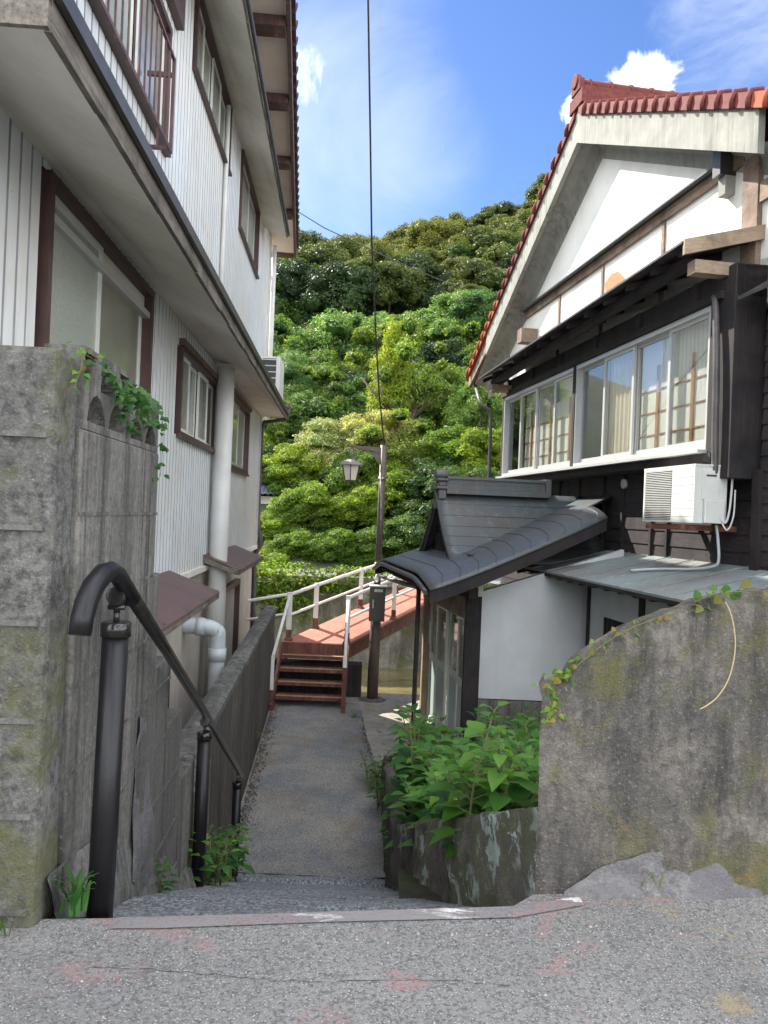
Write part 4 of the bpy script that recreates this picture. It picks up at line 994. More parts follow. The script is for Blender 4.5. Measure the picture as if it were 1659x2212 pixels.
# dormer gable on top, ridge running back to the house
dg = sub('entrance_gable', E_)
ra = 9.95; hw = .86; tfront = 1.98
zr = .32; zlow = lambda t: eroof(ra, t)
print('gable ra', ra, 'zr', zr)
for sgn in (-1, 1):
    mb = MB(); vs = []; fs = []; n1, n2 = 14, 10
    for i in range(n1+1):
        t = tfront-.0+(.03-tfront)*i/n1
        for j in range(n2+1):
            u = j/n2; z = zr-(zr-(ze_+.12))*(u**.88)*1.0 ; vs.append(rp(ra+sgn*hw*u, t+ .10*u*0, z+.03*math.sin(math.pi*u)*-1))
    for i in range(n1):
        for j in range(n2): q_ = i*(n2+1)+j; fs.append((q_, q_+n2+1, q_+n2+2, q_+1))
    mb.raw(vs, fs, True); o = mb.build('gable_slope', Mt['copper'], dg); md = o.modifiers.new('s', 'SOLIDIFY'); md.thickness = .025; md.offset = 0
    mb = MB()
    for j in (1.5, 3, 4.5, 6, 7.5, 9):
        u = j/n2; z = zr-(zr-(ze_+.12))*(u**.88)-.03*math.sin(math.pi*u); mb.tube([rp(ra+sgn*hw*u, tfront, z-.03), rp(ra+sgn*hw*u, tfront-.02, z+.014), rp(ra+sgn*hw*u, .02, z+.014)], .008, 5)
    mb.build('slope_seams', Mt['seam'], dg)
    mb = MB()        # barge board on the front
    for j in range(n2):
        u0_, u1_ = j/n2, (j+1)/n2; f_ = lambda u: zr-(zr-(ze_+.12))*(u**.88)-.03*math.sin(math.pi*u)-.015
        mb.hexa([rp(ra+sgn*hw*u0_, tfront-.05, f_(u0_)-.13), rp(ra+sgn*hw*u1_, tfront-.05, f_(u1_)-.13), rp(ra+sgn*hw*u1_, tfront-.02, f_(u1_)-.13), rp(ra+sgn*hw*u0_, tfront-.02, f_(u0_)-.13),
                 rp(ra+sgn*hw*u0_, tfront-.05, f_(u0_)), rp(ra+sgn*hw*u1_, tfront-.05, f_(u1_)), rp(ra+sgn*hw*u1_, tfront-.02, f_(u1_)), rp(ra+sgn*hw*u0_, tfront-.02, f_(u0_))])
    mb.build('barge_board', Mt['postwood'], dg)
mb = MB(); ap = [(ra, zr-.1), (ra-hw+.1, ze_+.1), (ra+hw-.1, ze_+.1)]; mb.prism([rp(a, tfront-.16, h) for a, h in ap], [rp(a, tfront-.14, h) for a, h in ap]); mb.build('gable_panel', Mt['postwood'], dg)
for k in (2, 3, 4, 5, 6):
    a = ra-.7+k*.175; mb = MB(); mb.box(RF, a-.015, a+.015, tfront-.14, tfront-.11, ze_+.16, zr-.14-abs(a-ra)*(zr-ze_)/hw); mb.build('lattice_bar', Mt['postwood'], dg)
mb = MB()
for (h0, h1, w) in ((-.03, .035, .13), (.037, .09, .105), (.092, .15, .10), (.152, .185, .13)): mb.box(RF, ra-w, ra+w, .55, tfront-.12, zr+h0, zr+h1)
mb.box(RF, ra-.14, ra+.14, .53, .60, zr-.02, zr+.20)
mb.build('ridge_cap', Mt['copper'], dg)
mb = MB(); tf = tfront-.12
mb.box(RF, ra-.11, ra+.11, tf, tf+.10, zr-.10, zr+.02); mb.box(RF, ra-.13, ra+.13, tf-.02, tf+.13, zr+.02, zr+.06); mb.box(RF, ra-.10, ra+.10, tf, tf+.10, zr+.06, zr+.12)
mb.box(RF, ra-.13, ra+.13, tf-.02, tf+.13, zr+.12, zr+.155); mb.tube([rp(ra, tf-.04, zr+.205), rp(ra, tf+.13, zr+.205)], .065, 14)
mb.box(RF, ra-.09, ra+.09, tf+.02, tf+.12, zr-.22, zr-.10)
mb.build('ridge_end_ornament', Mt['copper'], dg, bevel=.012)
# ------------------------------------------------------------------ right AC
ta = .52
a0, z0_ = RX(1497, 1132, ta); a1_, _ = RX(1388, 1125, ta); zt2 = RX(1497, 1002, ta)[1]
print('ac', a0, a1_, z0_, zt2)
P0 = RF.pt(a1_, ta, z0_)
r, q2, bx2 = ac_unit('air_conditioner', 'white outdoor air conditioner on a rusty bracket below the right house windows', RF.pt((a0+a1_)/2, ta, z0_), P0, -RF.d, -RF.n, a1_-a0, .30, zt2-z0_, 6)
W_ = a1_-a0; H_ = zt2-z0_
mb = MB(); bx2(mb, W_, W_+.012, .06, .22, .42*H_, .90*H_); mb.build('side_panel', Mt['acwhite'], r, bevel=.004)
mb = MB(); bx2(mb, W_, W_+.035, .08, .27, .02*H_, .42*H_); mb.build('valve_cover', Mt['acwhite'], r, bevel=.01)
mb = MB(); bx2(mb, W_+.012, W_+.016, .10, .19, .80*H_, .83*H_); mb.build('handle_slot', Mt['acdark'], r)
mb = MB(); bx2(mb, .1, .16, -.02, .50, -.055, -.006); bx2(mb, W_-.2, W_-.14, -.02, .50, -.055, -.006); bx2(mb, .05, W_-.05, .02, .06, -.05, -.012); bx2(mb, .05, W_-.05, .27, .31, -.05, -.012)
mb.build('bracket', Mt['rust'], r)
mb = MB(); mb.stube([q2(W_+.02, .2, .1), q2(W_+.05, .26, .02), q2(W_+.06, .29, .12), q2(W_+.05, .31, .3), q2(W_+.03, .33, .5)], .009, 8)
mb.stube([q2(W_+.02, .24, .04), q2(W_+.07, .27, -.04), q2(W_+.09, .31, .08), q2(W_+.07, .33, .3)], .007, 8); mb.build('refrigerant_pipe', Mt['pipewhite'], r)
mb = MB()
dz = lambda t: zi+(ze-zi)*t/1.0+.02
pA = RX(1532, 1200, .10)
mb.stube([RF.pt(a0+.04, .28, z0_), RF.pt(a0+.04, .26, z0_-.12), RF.pt(a0+.05, .24, dz(.24)+.07), RF.pt(a0+.10, .26, dz(.26)+.02), RF.pt(a0+.3, .34, dz(.34)), RF.pt(a0+.62, .46, dz(.46)), RF.pt(a0+.86, .62, dz(.62))], .013, 8)
mb.build('drain_hose', Mt['pvc'], r)
# ================================================================== GARDEN WALL (right foreground)
GW = thing('garden_wall', 'thick rounded concrete garden wall stained with moss, sweeping up at the right foreground', 'wall', (.9, 2.4, -1.03))
prof = [(1171, 1484), (1185, 1474), (1215, 1466), (1255, 1430), (1300, 1398), (1350, 1368), (1400, 1345), (1460, 1322), (1520, 1302), (1590, 1286), (1659, 1276), (1760, 1265), (1900, 1255)]
gA = onz(1171, 1931, -1.03); gB = onz(1659, 1921, -1.03); gA.z = gB.z = 0; gd = (gB-gA).normalized(); gn = Vector((gd.y, -gd.x, 0))
class GF: pass
gfr = Fr(0, 0, 1); gfr.O = gA; gfr.d = gd; gfr.n = gn
mb = MB(); n = 90; kk = 28; vs = []; fs = []
us = []
for (u, v) in prof: us.append(gfr.px(u, v, 0))
L_ = us[-1][0]
def topz(a):
    for (a0_, z0__), (a1__, z1__) in zip(us, us[1:]):
        if a <= a1__: 
            f = max(0, (a-a0_)/(a1__-a0_)); return z0__+(z1__-z0__)*f
    return us[-1][1]
aS = us[0][0]; SK = .065
for i in range(n+1):
    a = aS+(L_-aS)*i/n; zt__ = topz(a)
    for j in range(kk+1):
        g_ = j/kk; z = -1.25+(zt__+1.25)*g_
        P = gfr.pt(a, 0, z); e = mnoise.fractal(P*5, 1, 2, 5)*.012+mnoise.fractal(P*22, 1, 2, 3)*.004
        rnd_t = -.03*max(0, (g_-.955)/.045)**2
        # bulging bare footing low down
        hb_ = -1.03+.17+.05*math.sin(a*5)+.03*math.sin(a*13)
        f_ = 0 if a < .25 else min(1, (a-.25)/.15)
        foot = .028*f_ if z < hb_ else 0
        vs.append(gfr.pt(a, e+rnd_t+foot, z))
for i in range(n):
    for j in range(kk): q_ = i*(kk+1)+j; fs.append((q_, q_+kk+1, q_+kk+2, q_+1))
mb.raw(vs, fs, True)
# top + back + near end
topv = []
for i in range(n+1):
    a = aS+(L_-aS)*i/n; zt__ = topz(a)
    sk_ = SK*max(0, 1-i/12); topv += [vs[i*(kk+1)+kk], gfr.pt(a+sk_*.5, -.07, zt__+.002+mnoise.noise(gfr.pt(a, 0, 0)*18)*.01), gfr.pt(a+sk_, -.145, zt__-.03), gfr.pt(a+sk_, -.16, -1.5)]
fs = []
for i in range(n):
    for j in range(3): q_ = i*4+j; fs.append((q_, q_+4, q_+5, q_+1))
mb.raw(topv, fs, False)
endp = [vs[j] for j in range(kk+1)]
for j in range(kk):
    P, Q = vs[j], vs[j+1]; mb.poly([P, Q, Vector(Q)-gn*.155+gd*SK, Vector(P)-gn*.155+gd*SK])
mb.build('wall_body', Mt['gardenwall'], GW)
rough_slab('bare_footing', [gfr.pt(a, .02, -1.08) for a in (.04, .15, .26, .37, .48, .59, .7, .8)], [gfr.pt(.06, .008, -1.02), gfr.pt(.16, .010, -.96), gfr.pt(.27, .014, -.925), gfr.pt(.34, .016, -.90), gfr.pt(.45, .016, -.895), gfr.pt(.56, .016, -.90), gfr.pt(.68, .016, -.915), gfr.pt(.8, .016, -.90)], .03, Mt['stonegrey'], GW, .012, 110, 3, gn, 16)
# planter wall stepping down along the ramp
PL = thing('planter_wall', 'low planter wall blotched with pale lichen beside the ramp, in front of the leafy bed', 'wall', (.3, 3.5, -1.9))
c0_ = gA+gd*.03-gn*.03; c1_ = Vector((.15, 5.0, 0)); c2_ = Vector((.10, 8.3, 0))
def plw(P, Q, zb0, zb1, zt0, zt1, th, n, k, mb, bow=0):
    d_ = (Q-P).normalized(); nn = Vector((-d_.y, d_.x, 0)); vs = []; fs = []
    if nn.x > 0: nn = -nn
    for i in range(n+1):
        u = i/n; B = P.lerp(Q, u)+nn*(bow*math.sin(math.pi*u))
        zt = zt0+(zt1-zt0)*u+mnoise.noise(B*7)*.02
        for j in range(k+1):
            g_ = j/k; z = (zb0+(zb1-zb0)*u)*(1-g_)+zt*g_; X = Vector((B.x, B.y, z)); e = mnoise.fractal(X*6, 1, 2, 5)*.02
            vs.append(X+nn*(e+.02*(1-g_)))
        vs.append(Vector((B.x, B.y, zt+.004))-nn*th); vs.append(Vector((B.x, B.y, zt-.6))-nn*th)
    m = k+3
    for i in range(n):
        for j in range(m-1): q_ = i*m+j; fs.append((q_, q_+m, q_+m+1, q_+1))
    mb.raw(vs, fs, True)
mb = MB(); plw(c0_, c1_, -1.25, -2.6, -.80, -2.02, .10, 70, 16, mb, .035); mb.build('front_face', Mt['lichenwall'], PL)
mb = MB(); plw(c1_+Vector((0, .0, 0)), c2_, -2.95, -2.95, -2.02, -2.60, .09, 40, 8, mb); mb.build('side_face', Mt['pathwall'], PL)
# ================================================================== GROUND
o = MB(); 
st_edge = [(-9, 1.86), (-.9, 1.89), (-.5, 1.93), (-.1, 1.985), (.38, 2.05), (gA.x, gA.y+.02), (gB.x, gB.y+.02), (9, gB.y+.9)]
mb = MB(); n = len(st_edge); 
mb.raw([(x, y, -1.03) for x, y in st_edge]+[(x, -6, -1.03) for x, y in st_edge], [(i, i+1, n+i+1, n+i) for i in range(n-1)])
mb.raw([(x, y, -1.03) for x, y in st_edge]+[(x, y+.015, -1.5) for x, y in st_edge], [(i, i+1, n+i+1, n+i) for i in range(n-1)])
struct(mb.build('street', Mt['asphalt']))
mb = MB()     # worn painted edge strip on the street
E2 = [(-.62, 1.918), (-.5, 1.93), (-.1, 1.985), (.38, 2.05), (gA.x+.1, gA.y-.01)]
vs = []; 
for i, (x, y) in enumerate(E2): vs += [(x, y-.003, -1.026), (x, y-.055-.01*math.sin(i*3), -1.026)]
mb.raw(vs, [(2*i, 2*i+2, 2*i+3, 2*i+1) for i in range(len(E2)-1)]); struct(mb.build('edge_line', Mt['edgepaint']))
mb = MB(); rr = random.Random(21); pv_ = None; x = -.62; y = 1.70     # wandering crack across the street slab
while x < .30:
    nx = x+rr.uniform(.012, .03); ny = 1.70+.012*math.sin(nx*9)+rr.uniform(-.004, .004); w_c = rr.uniform(.0003, .0010)
    mb.poly([(x, y-w_c, -1.0285), (nx, ny-w_c, -1.0285), (nx, ny+w_c, -1.0285), (x, y+w_c, -1.0285)]); x, y = nx, ny
struct(mb.build('street_crack', Mt['dark']))
mb = MB(); rr = random.Random(8)
for i in range(170):
    if i < 110: x = rr.uniform(-.8, 1.2); y = 1.9+.12*x+rr.uniform(-.12, .0)*abs(rr.gauss(0, 1)); y = min(y, 1.86+.17*(x+.8))
    else: x = rr.uniform(-.8, 1.1); y = rr.uniform(1.4, 1.9)
    r_ = rr.uniform(.002, .006); a = rr.uniform(0, 6.28); P = Vector((x, y, -1.029)); A_ = Vector((math.cos(a), math.sin(a), 0))*r_; B_ = Vector((-math.sin(a), math.cos(a), 0))*r_*.7
    mb.raw([P-A_, P+B_, P+A_, P-B_, P+Vector((0, 0, r_*.9))], [(0, 1, 4), (1, 2, 4), (2, 3, 4), (3, 0, 4)])
o = mb.build('grit', Mt['terrace']); o['kind'] = 'stuff'; o['label'] = 'loose grit and crumbs along the street edge'; o['category'] = 'grit'
# ramp + path, one sheet
def lx(Y): return (-.64-.0576*Y) if Y < 4.4 else pwx(Y)+.01
def rx(Y): 
    if Y < 5.0: return .50+(.27-.50)*(Y-2)/3
    return .27 if Y < 6 else .27-.095*(Y-6)+.01*math.sin(Y*3)
def gz(Y):
    if Y < 2.6: return -1.09-.40*(Y-2)
    if Y < 5.7: return -1.045-.462*(Y-2)
    if Y < 6.5: 
        u = (Y-5.7)/.8; return -2.7335-.455*.8*(u-u*u/2)*.62
    return -2.85
mb = MB(); NY, NX = 110, 34; vs = []; fs = []
for i in range(NY+1):
    Y = 2.0+(5.9-2.0)*i/NY
    for j in range(NX+1):
        u = j/NX; x = lx(Y)+(rx(Y)-lx(Y))*u; z = gz(Y)+mnoise.fractal(Vector((x, Y, 0))*5, 1, 2, 4)*.010
        vs.append((x, Y, z))
for i in range(NY):
    for j in range(NX): q_ = i*(NX+1)+j; fs.append((q_, q_+1, q_+NX+2, q_+NX+1))
mb.raw(vs, fs, True); struct(mb.build('ramp', Mt['pebble']))
mb = MB(); NY, NX = 110, 34; vs = []; fs = []
for i in range(NY+1):
    Y = 5.9+(11.6-5.9)*i/NY
    for j in range(NX+1):
        u = j/NX; x = lx(Y)+(rx(Y)-lx(Y))*u; z = gz(Y)+mnoise.fractal(Vector((x, Y, 0))*2.2, 1, 2, 4)*.010
        vs.append((x, Y, z))
for i in range(NY):
    for j in range(NX): q_ = i*(NX+1)+j; fs.append((q_, q_+1, q_+NX+2, q_+NX+1))
mb.raw(vs, fs, True); struct(mb.build('path', Mt['ramp']))
# terrace slab right of the stairs, house grounds
mb = MB(); mb.hexa([Vector(p) for p in ((-.35, 8.6, -3.6), (1.6, 8.6, -3.6), (1.6, 12.35, -3.6), (-.6, 12.35, -3.6), (-.35, 8.6, -2.862), (1.6, 8.6, -2.862), (1.6, 12.35, -2.862), (-.6, 12.35, -2.862))])
mb.hexa([Vector(p) for p in ((-2.6, 11.0, -3.6), (-.62, 11.0, -3.6), (-.62, 11.9, -3.6), (-2.6, 11.9, -3.6), (-2.6, 11.0, -2.90), (-.62, 11.0, -2.90), (-.62, 11.9, -2.90), (-2.6, 11.9, -2.90))])
struct(mb.build('terrace', Mt['terrace']))
mb = MB(); mb.raw([(-60, -5, -3.0), (60, -5, -3.0), (60, 12.3, -3.0), (-60, 12.3, -3.0), (60, 12.3, -3.9), (-60, 12.3, -3.9)], [(0, 1, 2, 3), (3, 2, 4, 5)]); struct(mb.build('ground', Mt['soil']))
mb = MB(); mb.raw([(.1, 2.2, -1.3), (2.4, 2.8, -1.3), (3.5, 8.4, -2.45), (.12, 8.4, -2.72), (.18, 5, -2.2)], [(0, 1, 2, 3, 4)]); struct(mb.build('planting_bed', Mt['soil']))
mb = MB(); mb.raw([(-60, 12, -3.6), (60, 12, -3.6), (60, 19, -3.6), (-60, 19, -3.6)], [(0, 1, 2, 3)]); struct(mb.build('river', Mt['water']))
BK = thing('river_wall', 'tall stained river wall on the far bank below the road', 'wall', (0, 18.1, -3.6))
mb = MB(); n = 160; k = 12; vs = []; fs = []
for i in range(n+1):
    x = -30+60*i/n
    for j in range(k+1):
        z = -3.8+(2.12)*j/k; P = Vector((x, 18.1+.12*(j/k), z)); e = mnoise.fractal(P*1.6, 1, 2, 5)*.07; vs.append((x, P.y-e, z))
for i in range(n):
    for j in range(k): q_ = i*(k+1)+j; fs.append((q_, q_+k+1, q_+k+2, q_+1))
mb.raw(vs, fs, True); mb.build('stone_face', Mt['bankstone'], BK)
mb = MB(); mb.hexa([Vector(p) for p in ((-30, 18.1, -1.70), (30, 18.1, -1.70), (30, 18.45, -1.70), (-30, 18.45, -1.70), (-30, 18.1, -1.52), (30, 18.1, -1.52), (30, 18.45, -1.52), (-30, 18.45, -1.52))]); mb.build('coping', Mt['bankstone'], BK)
mb = MB(); mb.raw([(-40, 18.3, -1.60), (40, 18.3, -1.60), (40, 22.2, -1.60), (-40, 22.2, -1.60)], [(0, 1, 2, 3)]); struct(mb.build('road', Mt['road']))
# terrain behind
def hz(x, Y):
    pts = [(21.5, -1.62), (23, -.9), (26, .6), (32, 3.0), (42, 7.5), (55, 14.5), (70, 21.5), (85, 27.0), (100, 32.0), (115, 33), (150, 32), (400, 20), (1500, 0)]
    for (y0, z0), (y1, z1) in zip(pts, pts[1:]):
        if Y <= y1: f = (Y-y0)/(y1-y0); z = z0+(z1-z0)*max(0, f); break
    else: z = 0
    k = min(1, max(0, (Y-35)/60)); z += k*(.27*min(40, max(-40, x))) - .0
    return z+k*1.5*math.sin(x*.11+Y*.05)
mb = MB(); ys = list(np.linspace(21.5, 60, 40))+list(np.linspace(62, 130, 36))+[150, 200, 300, 500, 900, 1500]; xs = list(np.linspace(-60, 70, 66)); xs = [-900, -400, -150]+xs+[150, 400, 900]
vs = [(x, y, hz(x, y)) for y in ys for x in xs]; w_ = len(xs); fs = [(i*w_+j, i*w_+j+1, (i+1)*w_+j+1, (i+1)*w_+j) for i in range(len(ys)-1) for j in range(w_-1)]
mb.raw(vs, fs, True); struct(mb.build('hillside', Mt['hillsoil']))
# ================================================================== BRIDGE + STAIRS
Mt['shadestone'] = concrete('shade_dark_concrete', (.035, .033, .03), (.012, .011, .01), (.055, .05, .045))  # abutment concrete coloured near black for the shade behind the treads
BR = thing('footbridge', 'small red footbridge with white railings and open steel stairs down to the path', 'bridge', (-.9, 12, -2.85))
az = rad(25); bd = Vector((math.sin(az), math.cos(az), 0))
BLp = Vector((-1.50, 11.95, -2.03)); BRp = Vector((-.49, 11.95, -2.03)); LEN = 7.2
def dk(u, e):      # u along 0..LEN, e 0..1 across
    return BLp.lerp(BRp, e)+bd*u+Vector((0, 0, .098*u-.004*u*u*0+.05*math.sin(math.pi*min(1, u/LEN))*.6))
mb = MB(); N = 18; vs = []; fs = []
for i in range(N+1):
    u = LEN*i/N
    for e in (0, 1): P = dk(u, e); vs += [P, P+Vector((0, 0, -.03))]
for i in range(N):
    a = 4*i; b = 4*i+4; fs += [(a, a+2, b+2, b), (a+1, b+1, b+3, a+3), (a, b, b+1, a+1), (a+2, a+3, b+3, b+2)]
fs += [(0, 1, 3, 2)]; mb.raw(vs, fs); mb.build('deck', Mt['redpaint'], BR)
for e in (0.06, .94):
    mb = MB(); pr = []
    for i in range(N): 
        P, Q = dk(LEN*i/N, e), dk(LEN*(i+1)/N, e); x = (BRp-BLp).normalized()*.02
        mb.hexa([P-x+Vector((0, 0, -.27)), P+x+Vector((0, 0, -.27)), Q+x+Vector((0, 0, -.27)), Q-x+Vector((0, 0, -.27)), P-x+Vector((0, 0, -.031)), P+x+Vector((0, 0, -.031)), Q+x+Vector((0, 0, -.031)), Q-x+Vector((0, 0, -.031))])
    mb.build('girder', Mt['redsteel'], BR)
mb = MB()
for i in range(1, 8):
    P, Q = dk(i*.95, .1)+Vector((0, 0, -.14)), dk(i*.95, .9)+Vector((0, 0, -.14)); mb.bar(P, Q, .05, .1)
mb.build('cross_beams', Mt['redsteel'], BR)
mb = MB(); P, Q = dk(0, -.01)+Vector((0, -.02, -.09)), dk(0, 1.01)+Vector((0, -.02, -.09)); mb.bar(P, Q, .03, .17); mb.build('end_beam', Mt['redsteel'], BR)
# stairs
SB0 = at(601, 1542, 11.02); SB1 = at(763, 1545, 11.02); x0_, x1_ = -1.50, -.47
nst = 4; 
for i in range(nst):
    f = (i+1)/(nst+1); z = -2.87+.84*f; Y = 11.05+.86*f
    mb = MB(); mb.hexa([Vector(p) for p in ((x0_+.02, Y, z-.02), (x1_-.02, Y, z-.02), (x1_-.02, Y+.24, z-.02), (x0_+.02, Y+.24, z-.02), (x0_+.02, Y, z), (x1_-.02, Y, z), (x1_-.02, Y+.24, z), (x0_+.02, Y+.24, z))])
    mb.hexa([Vector(p) for p in ((x0_+.02, Y-.012, z-.045), (x1_-.02, Y-.012, z-.045), (x1_-.02, Y-.001, z-.045), (x0_+.02, Y-.001, z-.045), (x0_+.02, Y-.012, z+.002), (x1_-.02, Y-.012, z+.002), (x1_-.02, Y-.001, z+.002), (x0_+.02, Y-.001, z+.002))])
    mb.build('tread', Mt['redsteel'], BR)
    mb = MB(); mb.hexa([Vector(p) for p in ((x0_+.03, Y-.016, z+.0025), (x1_-.03, Y-.016, z+.0025), (x1_-.03, Y+.05, z+.0025), (x0_+.03, Y+.05, z+.0025), (x0_+.03, Y-.016, z+.008), (x1_-.03, Y-.016, z+.008), (x1_-.03, Y+.05, z+.008), (x0_+.03, Y+.05, z+.008))]); mb.build('tread_nosing', Mt['treadlit'], BR)
for x in (x0_, x1_):
    mb = MB(); mb.bar((x, 11.0, -2.84), (x, 11.92, -2.10), .035, .20); mb.build('stringer', Mt['redsteel'], BR)
AB = MB(); AB.hexa([Vector(p) for p in ((-1.75, 12.0, -3.7), (-.25, 12.0, -3.7), (-.25, 12.3, -3.7), (-1.75, 12.3, -3.7), (-1.75, 12.0, -2.36), (-.25, 12.0, -2.36), (-.25, 12.3, -2.36), (-1.75, 12.3, -2.36))]); AB.build('abutment', Mt['shadestone'], BR, bevel=.01)
# railings: posts
def rail_post(B, T, w=.075, foot=True):
    mb = MB(); mb.mat(0); mb.bar(B+Vector((0, 0, .16)), T, w, w, Vector((0, 1, 0)))
    mb.mat(1); mb.bar(B, B+Vector((0, 0, .16)), w+.006, w+.006, Vector((0, 1, 0)))
    if foot: mb.hexa([B+Vector((sx, sy, -.0)) for sx, sy in ((-.07, -.07), (.07, -.07), (.07, .07), (-.07, .07))]+[B+Vector((sx, sy, .06)) for sx, sy in ((-.03, -.03), (.03, -.03), (.03, .03), (-.03, .03))])
    return mb.build('rail_post', [Mt['whiterail'], Mt['redsteel']], BR)
HB = .74
tops = {}
for e, us_ in ((.03, (.12, .95, 2.6, 4.2, 5.8, 7.0)), (.97, (.05, 1.8, 3.4, 5.0, 6.6))):
    tl = []
    for u in us_:
        B = dk(u, e)+Vector((0, 0, .002)); T = B+Vector((0, 0, HB)); rail_post(B, T); tl.append((B, T))
    tops[e] = tl
    for h, rr_ in ((HB-.035, .027), (.38, .022)):
        pth = [B+Vector((0, 0, h)) for B, T in tl]; mb = MB(); mb.tube(pth, rr_, 10); mb.build('handrail', Mt['whiterail'], BR)
    mb = MB(); pth = []
# stair rails
for x, e in ((x0_, .03), (x1_, .97)):
    B = Vector((x-.0, 10.98, -2.86)); T = tops[e][0][1]
    if x == x0_:
        mb = MB(); mb.mat(1); mb.bar(B, B+Vector((0, 0, .30)), .05, .05, Vector((0, 1, 0))); mb.mat(0); mb.bar(B+Vector((0, 0, .3)), B+Vector((0, .0, .78)), .045, .045, Vector((0, 1, 0))); mb.build('stair_post', [Mt['whiterail'], Mt['redsteel']], BR)
    else:
        mb = MB(); mb.mat(1); mb.bar(B, B+Vector((0, 0, .66)), .06, .06, Vector((0, 1, 0))); mb.mat(0); mb.bar(B+Vector((0, 0, .66)), B+Vector((0, .0, .80)), .055, .055, Vector((0, 1, 0))); mb.build('stair_post', [Mt['whiterail'], Mt['redsteel']], BR)
    mb = MB(); mb.tube([B+Vector((0, 0, .78)), T+Vector((0, 0, -.035))], .024, 10); mb.build('stair_rail', Mt['whiterail'], BR)
# railing running off to the left along the river behind the house
T0 = tops[.03][0][1]; B0 = tops[.03][0][0]
LR = thing('river_railing', 'white two-bar railing running left from the bridge along the near river bank', 'railing', (-2.4, 12.8, -2.9))
D = Vector((-1.7, 1.0, -.42))
for h, rr_ in ((HB-.035, .025), (.40, .02)):
    mb = MB(); mb.tube([B0+Vector((-.05, 0, h)), B0+D+Vector((0, 0, h))], rr_, 10); mb.build('rail', Mt['whiterail'], LR)
for f in (.5, 1.0):
    B = B0+D*f; mb = MB(); mb.bar(Vector((B.x, B.y, -3.0)), B+Vector((0, 0, HB)), .06, .06, Vector((0, 1, 0))); mb.build('post', Mt['whiterail'], LR)
# ================================================================== LAMP
pb = Vector((at(804, 1503, 11.9).x, 11.9, -2.862)); pt2 = at(829, 962, 11.9)
LP_ = thing('street_lamp', 'brown street lamp with a four-sided glass lantern hanging from its arm beside the footbridge', 'street lamp', pb)
mb = MB(); mid = pb.lerp(pt2, .42)
mb.tube([pb, mid], [.085, .08], 20); mb.tube([mid, pt2], .05, 16); mb.build('pole', Mt['polebrown'], LP_)
mb = MB(); mb.tube([pb+Vector((0, 0, .03)), pb+Vector((0, 0, .0)), pb+Vector((0, 0, -.03))], [.1, .22, .25], 14); mb.build('base_collar', Mt['concrete'], LP_)
mb = MB(); a_ = at(824, 969, 11.9); b_ = at(748, 963, 11.9)
mb.hexa([Vector((b_.x, 11.87, b_.z-.005)), Vector((a_.x, 11.87, a_.z-.07)), Vector((a_.x, 11.93, a_.z-.07)), Vector((b_.x, 11.93, b_.z-.005)), Vector((b_.x, 11.87, b_.z+.01)), Vector((a_.x, 11.87, a_.z+.015)), Vector((a_.x, 11.93, a_.z+.015)), Vector((b_.x, 11.93, b_.z+.01))])
c_ = at(800, 985, 11.9); d_ = at(824, 1012, 11.9)
mb.hexa([Vector((x, y, z)) for y in (11.885, 11.915) for x, z in ((c_.x-.06, a_.z-.055), (a_.x, d_.z+.06), (a_.x, a_.z-.05), (c_.x-.05, a_.z-.045))]) if False else None
mb.prism([Vector((x, 11.885, z)) for x, z in ((c_.x, a_.z-.06), (a_.x+.02, d_.z+.02), (a_.x+.02, a_.z-.06))], [Vector((x, 11.915, z)) for x, z in ((c_.x, a_.z-.06), (a_.x+.02, d_.z+.02), (a_.x+.02, a_.z-.06))])
mb.build('arm', Mt['polebrown'], LP_)
lt = sub('lantern', LP_)
cx = at(759, 1000, 11.9).x; zt3 = at(759, 978, 11.9).z; z_r = at(758, 992, 11.9).z; z_e = at(758, 1004, 11.9).z; z_b = at(760, 1040, 11.9).z
def ring4(w, z, rot=.5): return [Vector((cx+w*math.cos(rot+math.pi/2*k+math.pi/4), 11.9+w*math.sin(rot+math.pi/2*k+math.pi/4), z)) for k in range(4)]
def ringn(w, z, n=6, rot=.2): return [Vector((cx+w*math.cos(rot+2*math.pi*k/n), 11.9+w*math.sin(rot+2*math.pi*k/n), z)) for k in range(n)]
NS = 6; rot = rad(30)
mb = MB(); mb.tube([Vector((cx, 11.9, b_.z)), Vector((cx, 11.9, z_r-.0))], .022, 10)
R1 = ringn(.21, z_e, NS, rot); R2 = ringn(.15, z_e+.045, NS, rot); R3 = ringn(.05, z_r-.0, NS, rot)
mb.prism(ringn(.21, z_e-.012, NS, rot), R1); mb.prism(R1, R2); mb.prism(R2, R3); mb.build('lantern_roof', Mt['polebrown'] if False else simple('grey_lantern_metal', (.22, .20, .185), (.16, .145, .135), 12, .5), lt)
mb = MB(); mb.prism(ringn(.095, z_b+.02, NS, rot), ringn(.145, z_e-.014, NS, rot)); mb.build('lamp_glass', Mt['lampglass'], lt)
mb = MB()
for A_, B_ in zip(ringn(.10, z_b+.01, NS, rot), ringn(.15, z_e-.013, NS, rot)): mb.bar(A_, B_, .014, .014)
mb.prism(ringn(.105, z_b, NS, rot), ringn(.105, z_b+.018, NS, rot)); mb.build('lantern_bars', Mt['brown'], lt)
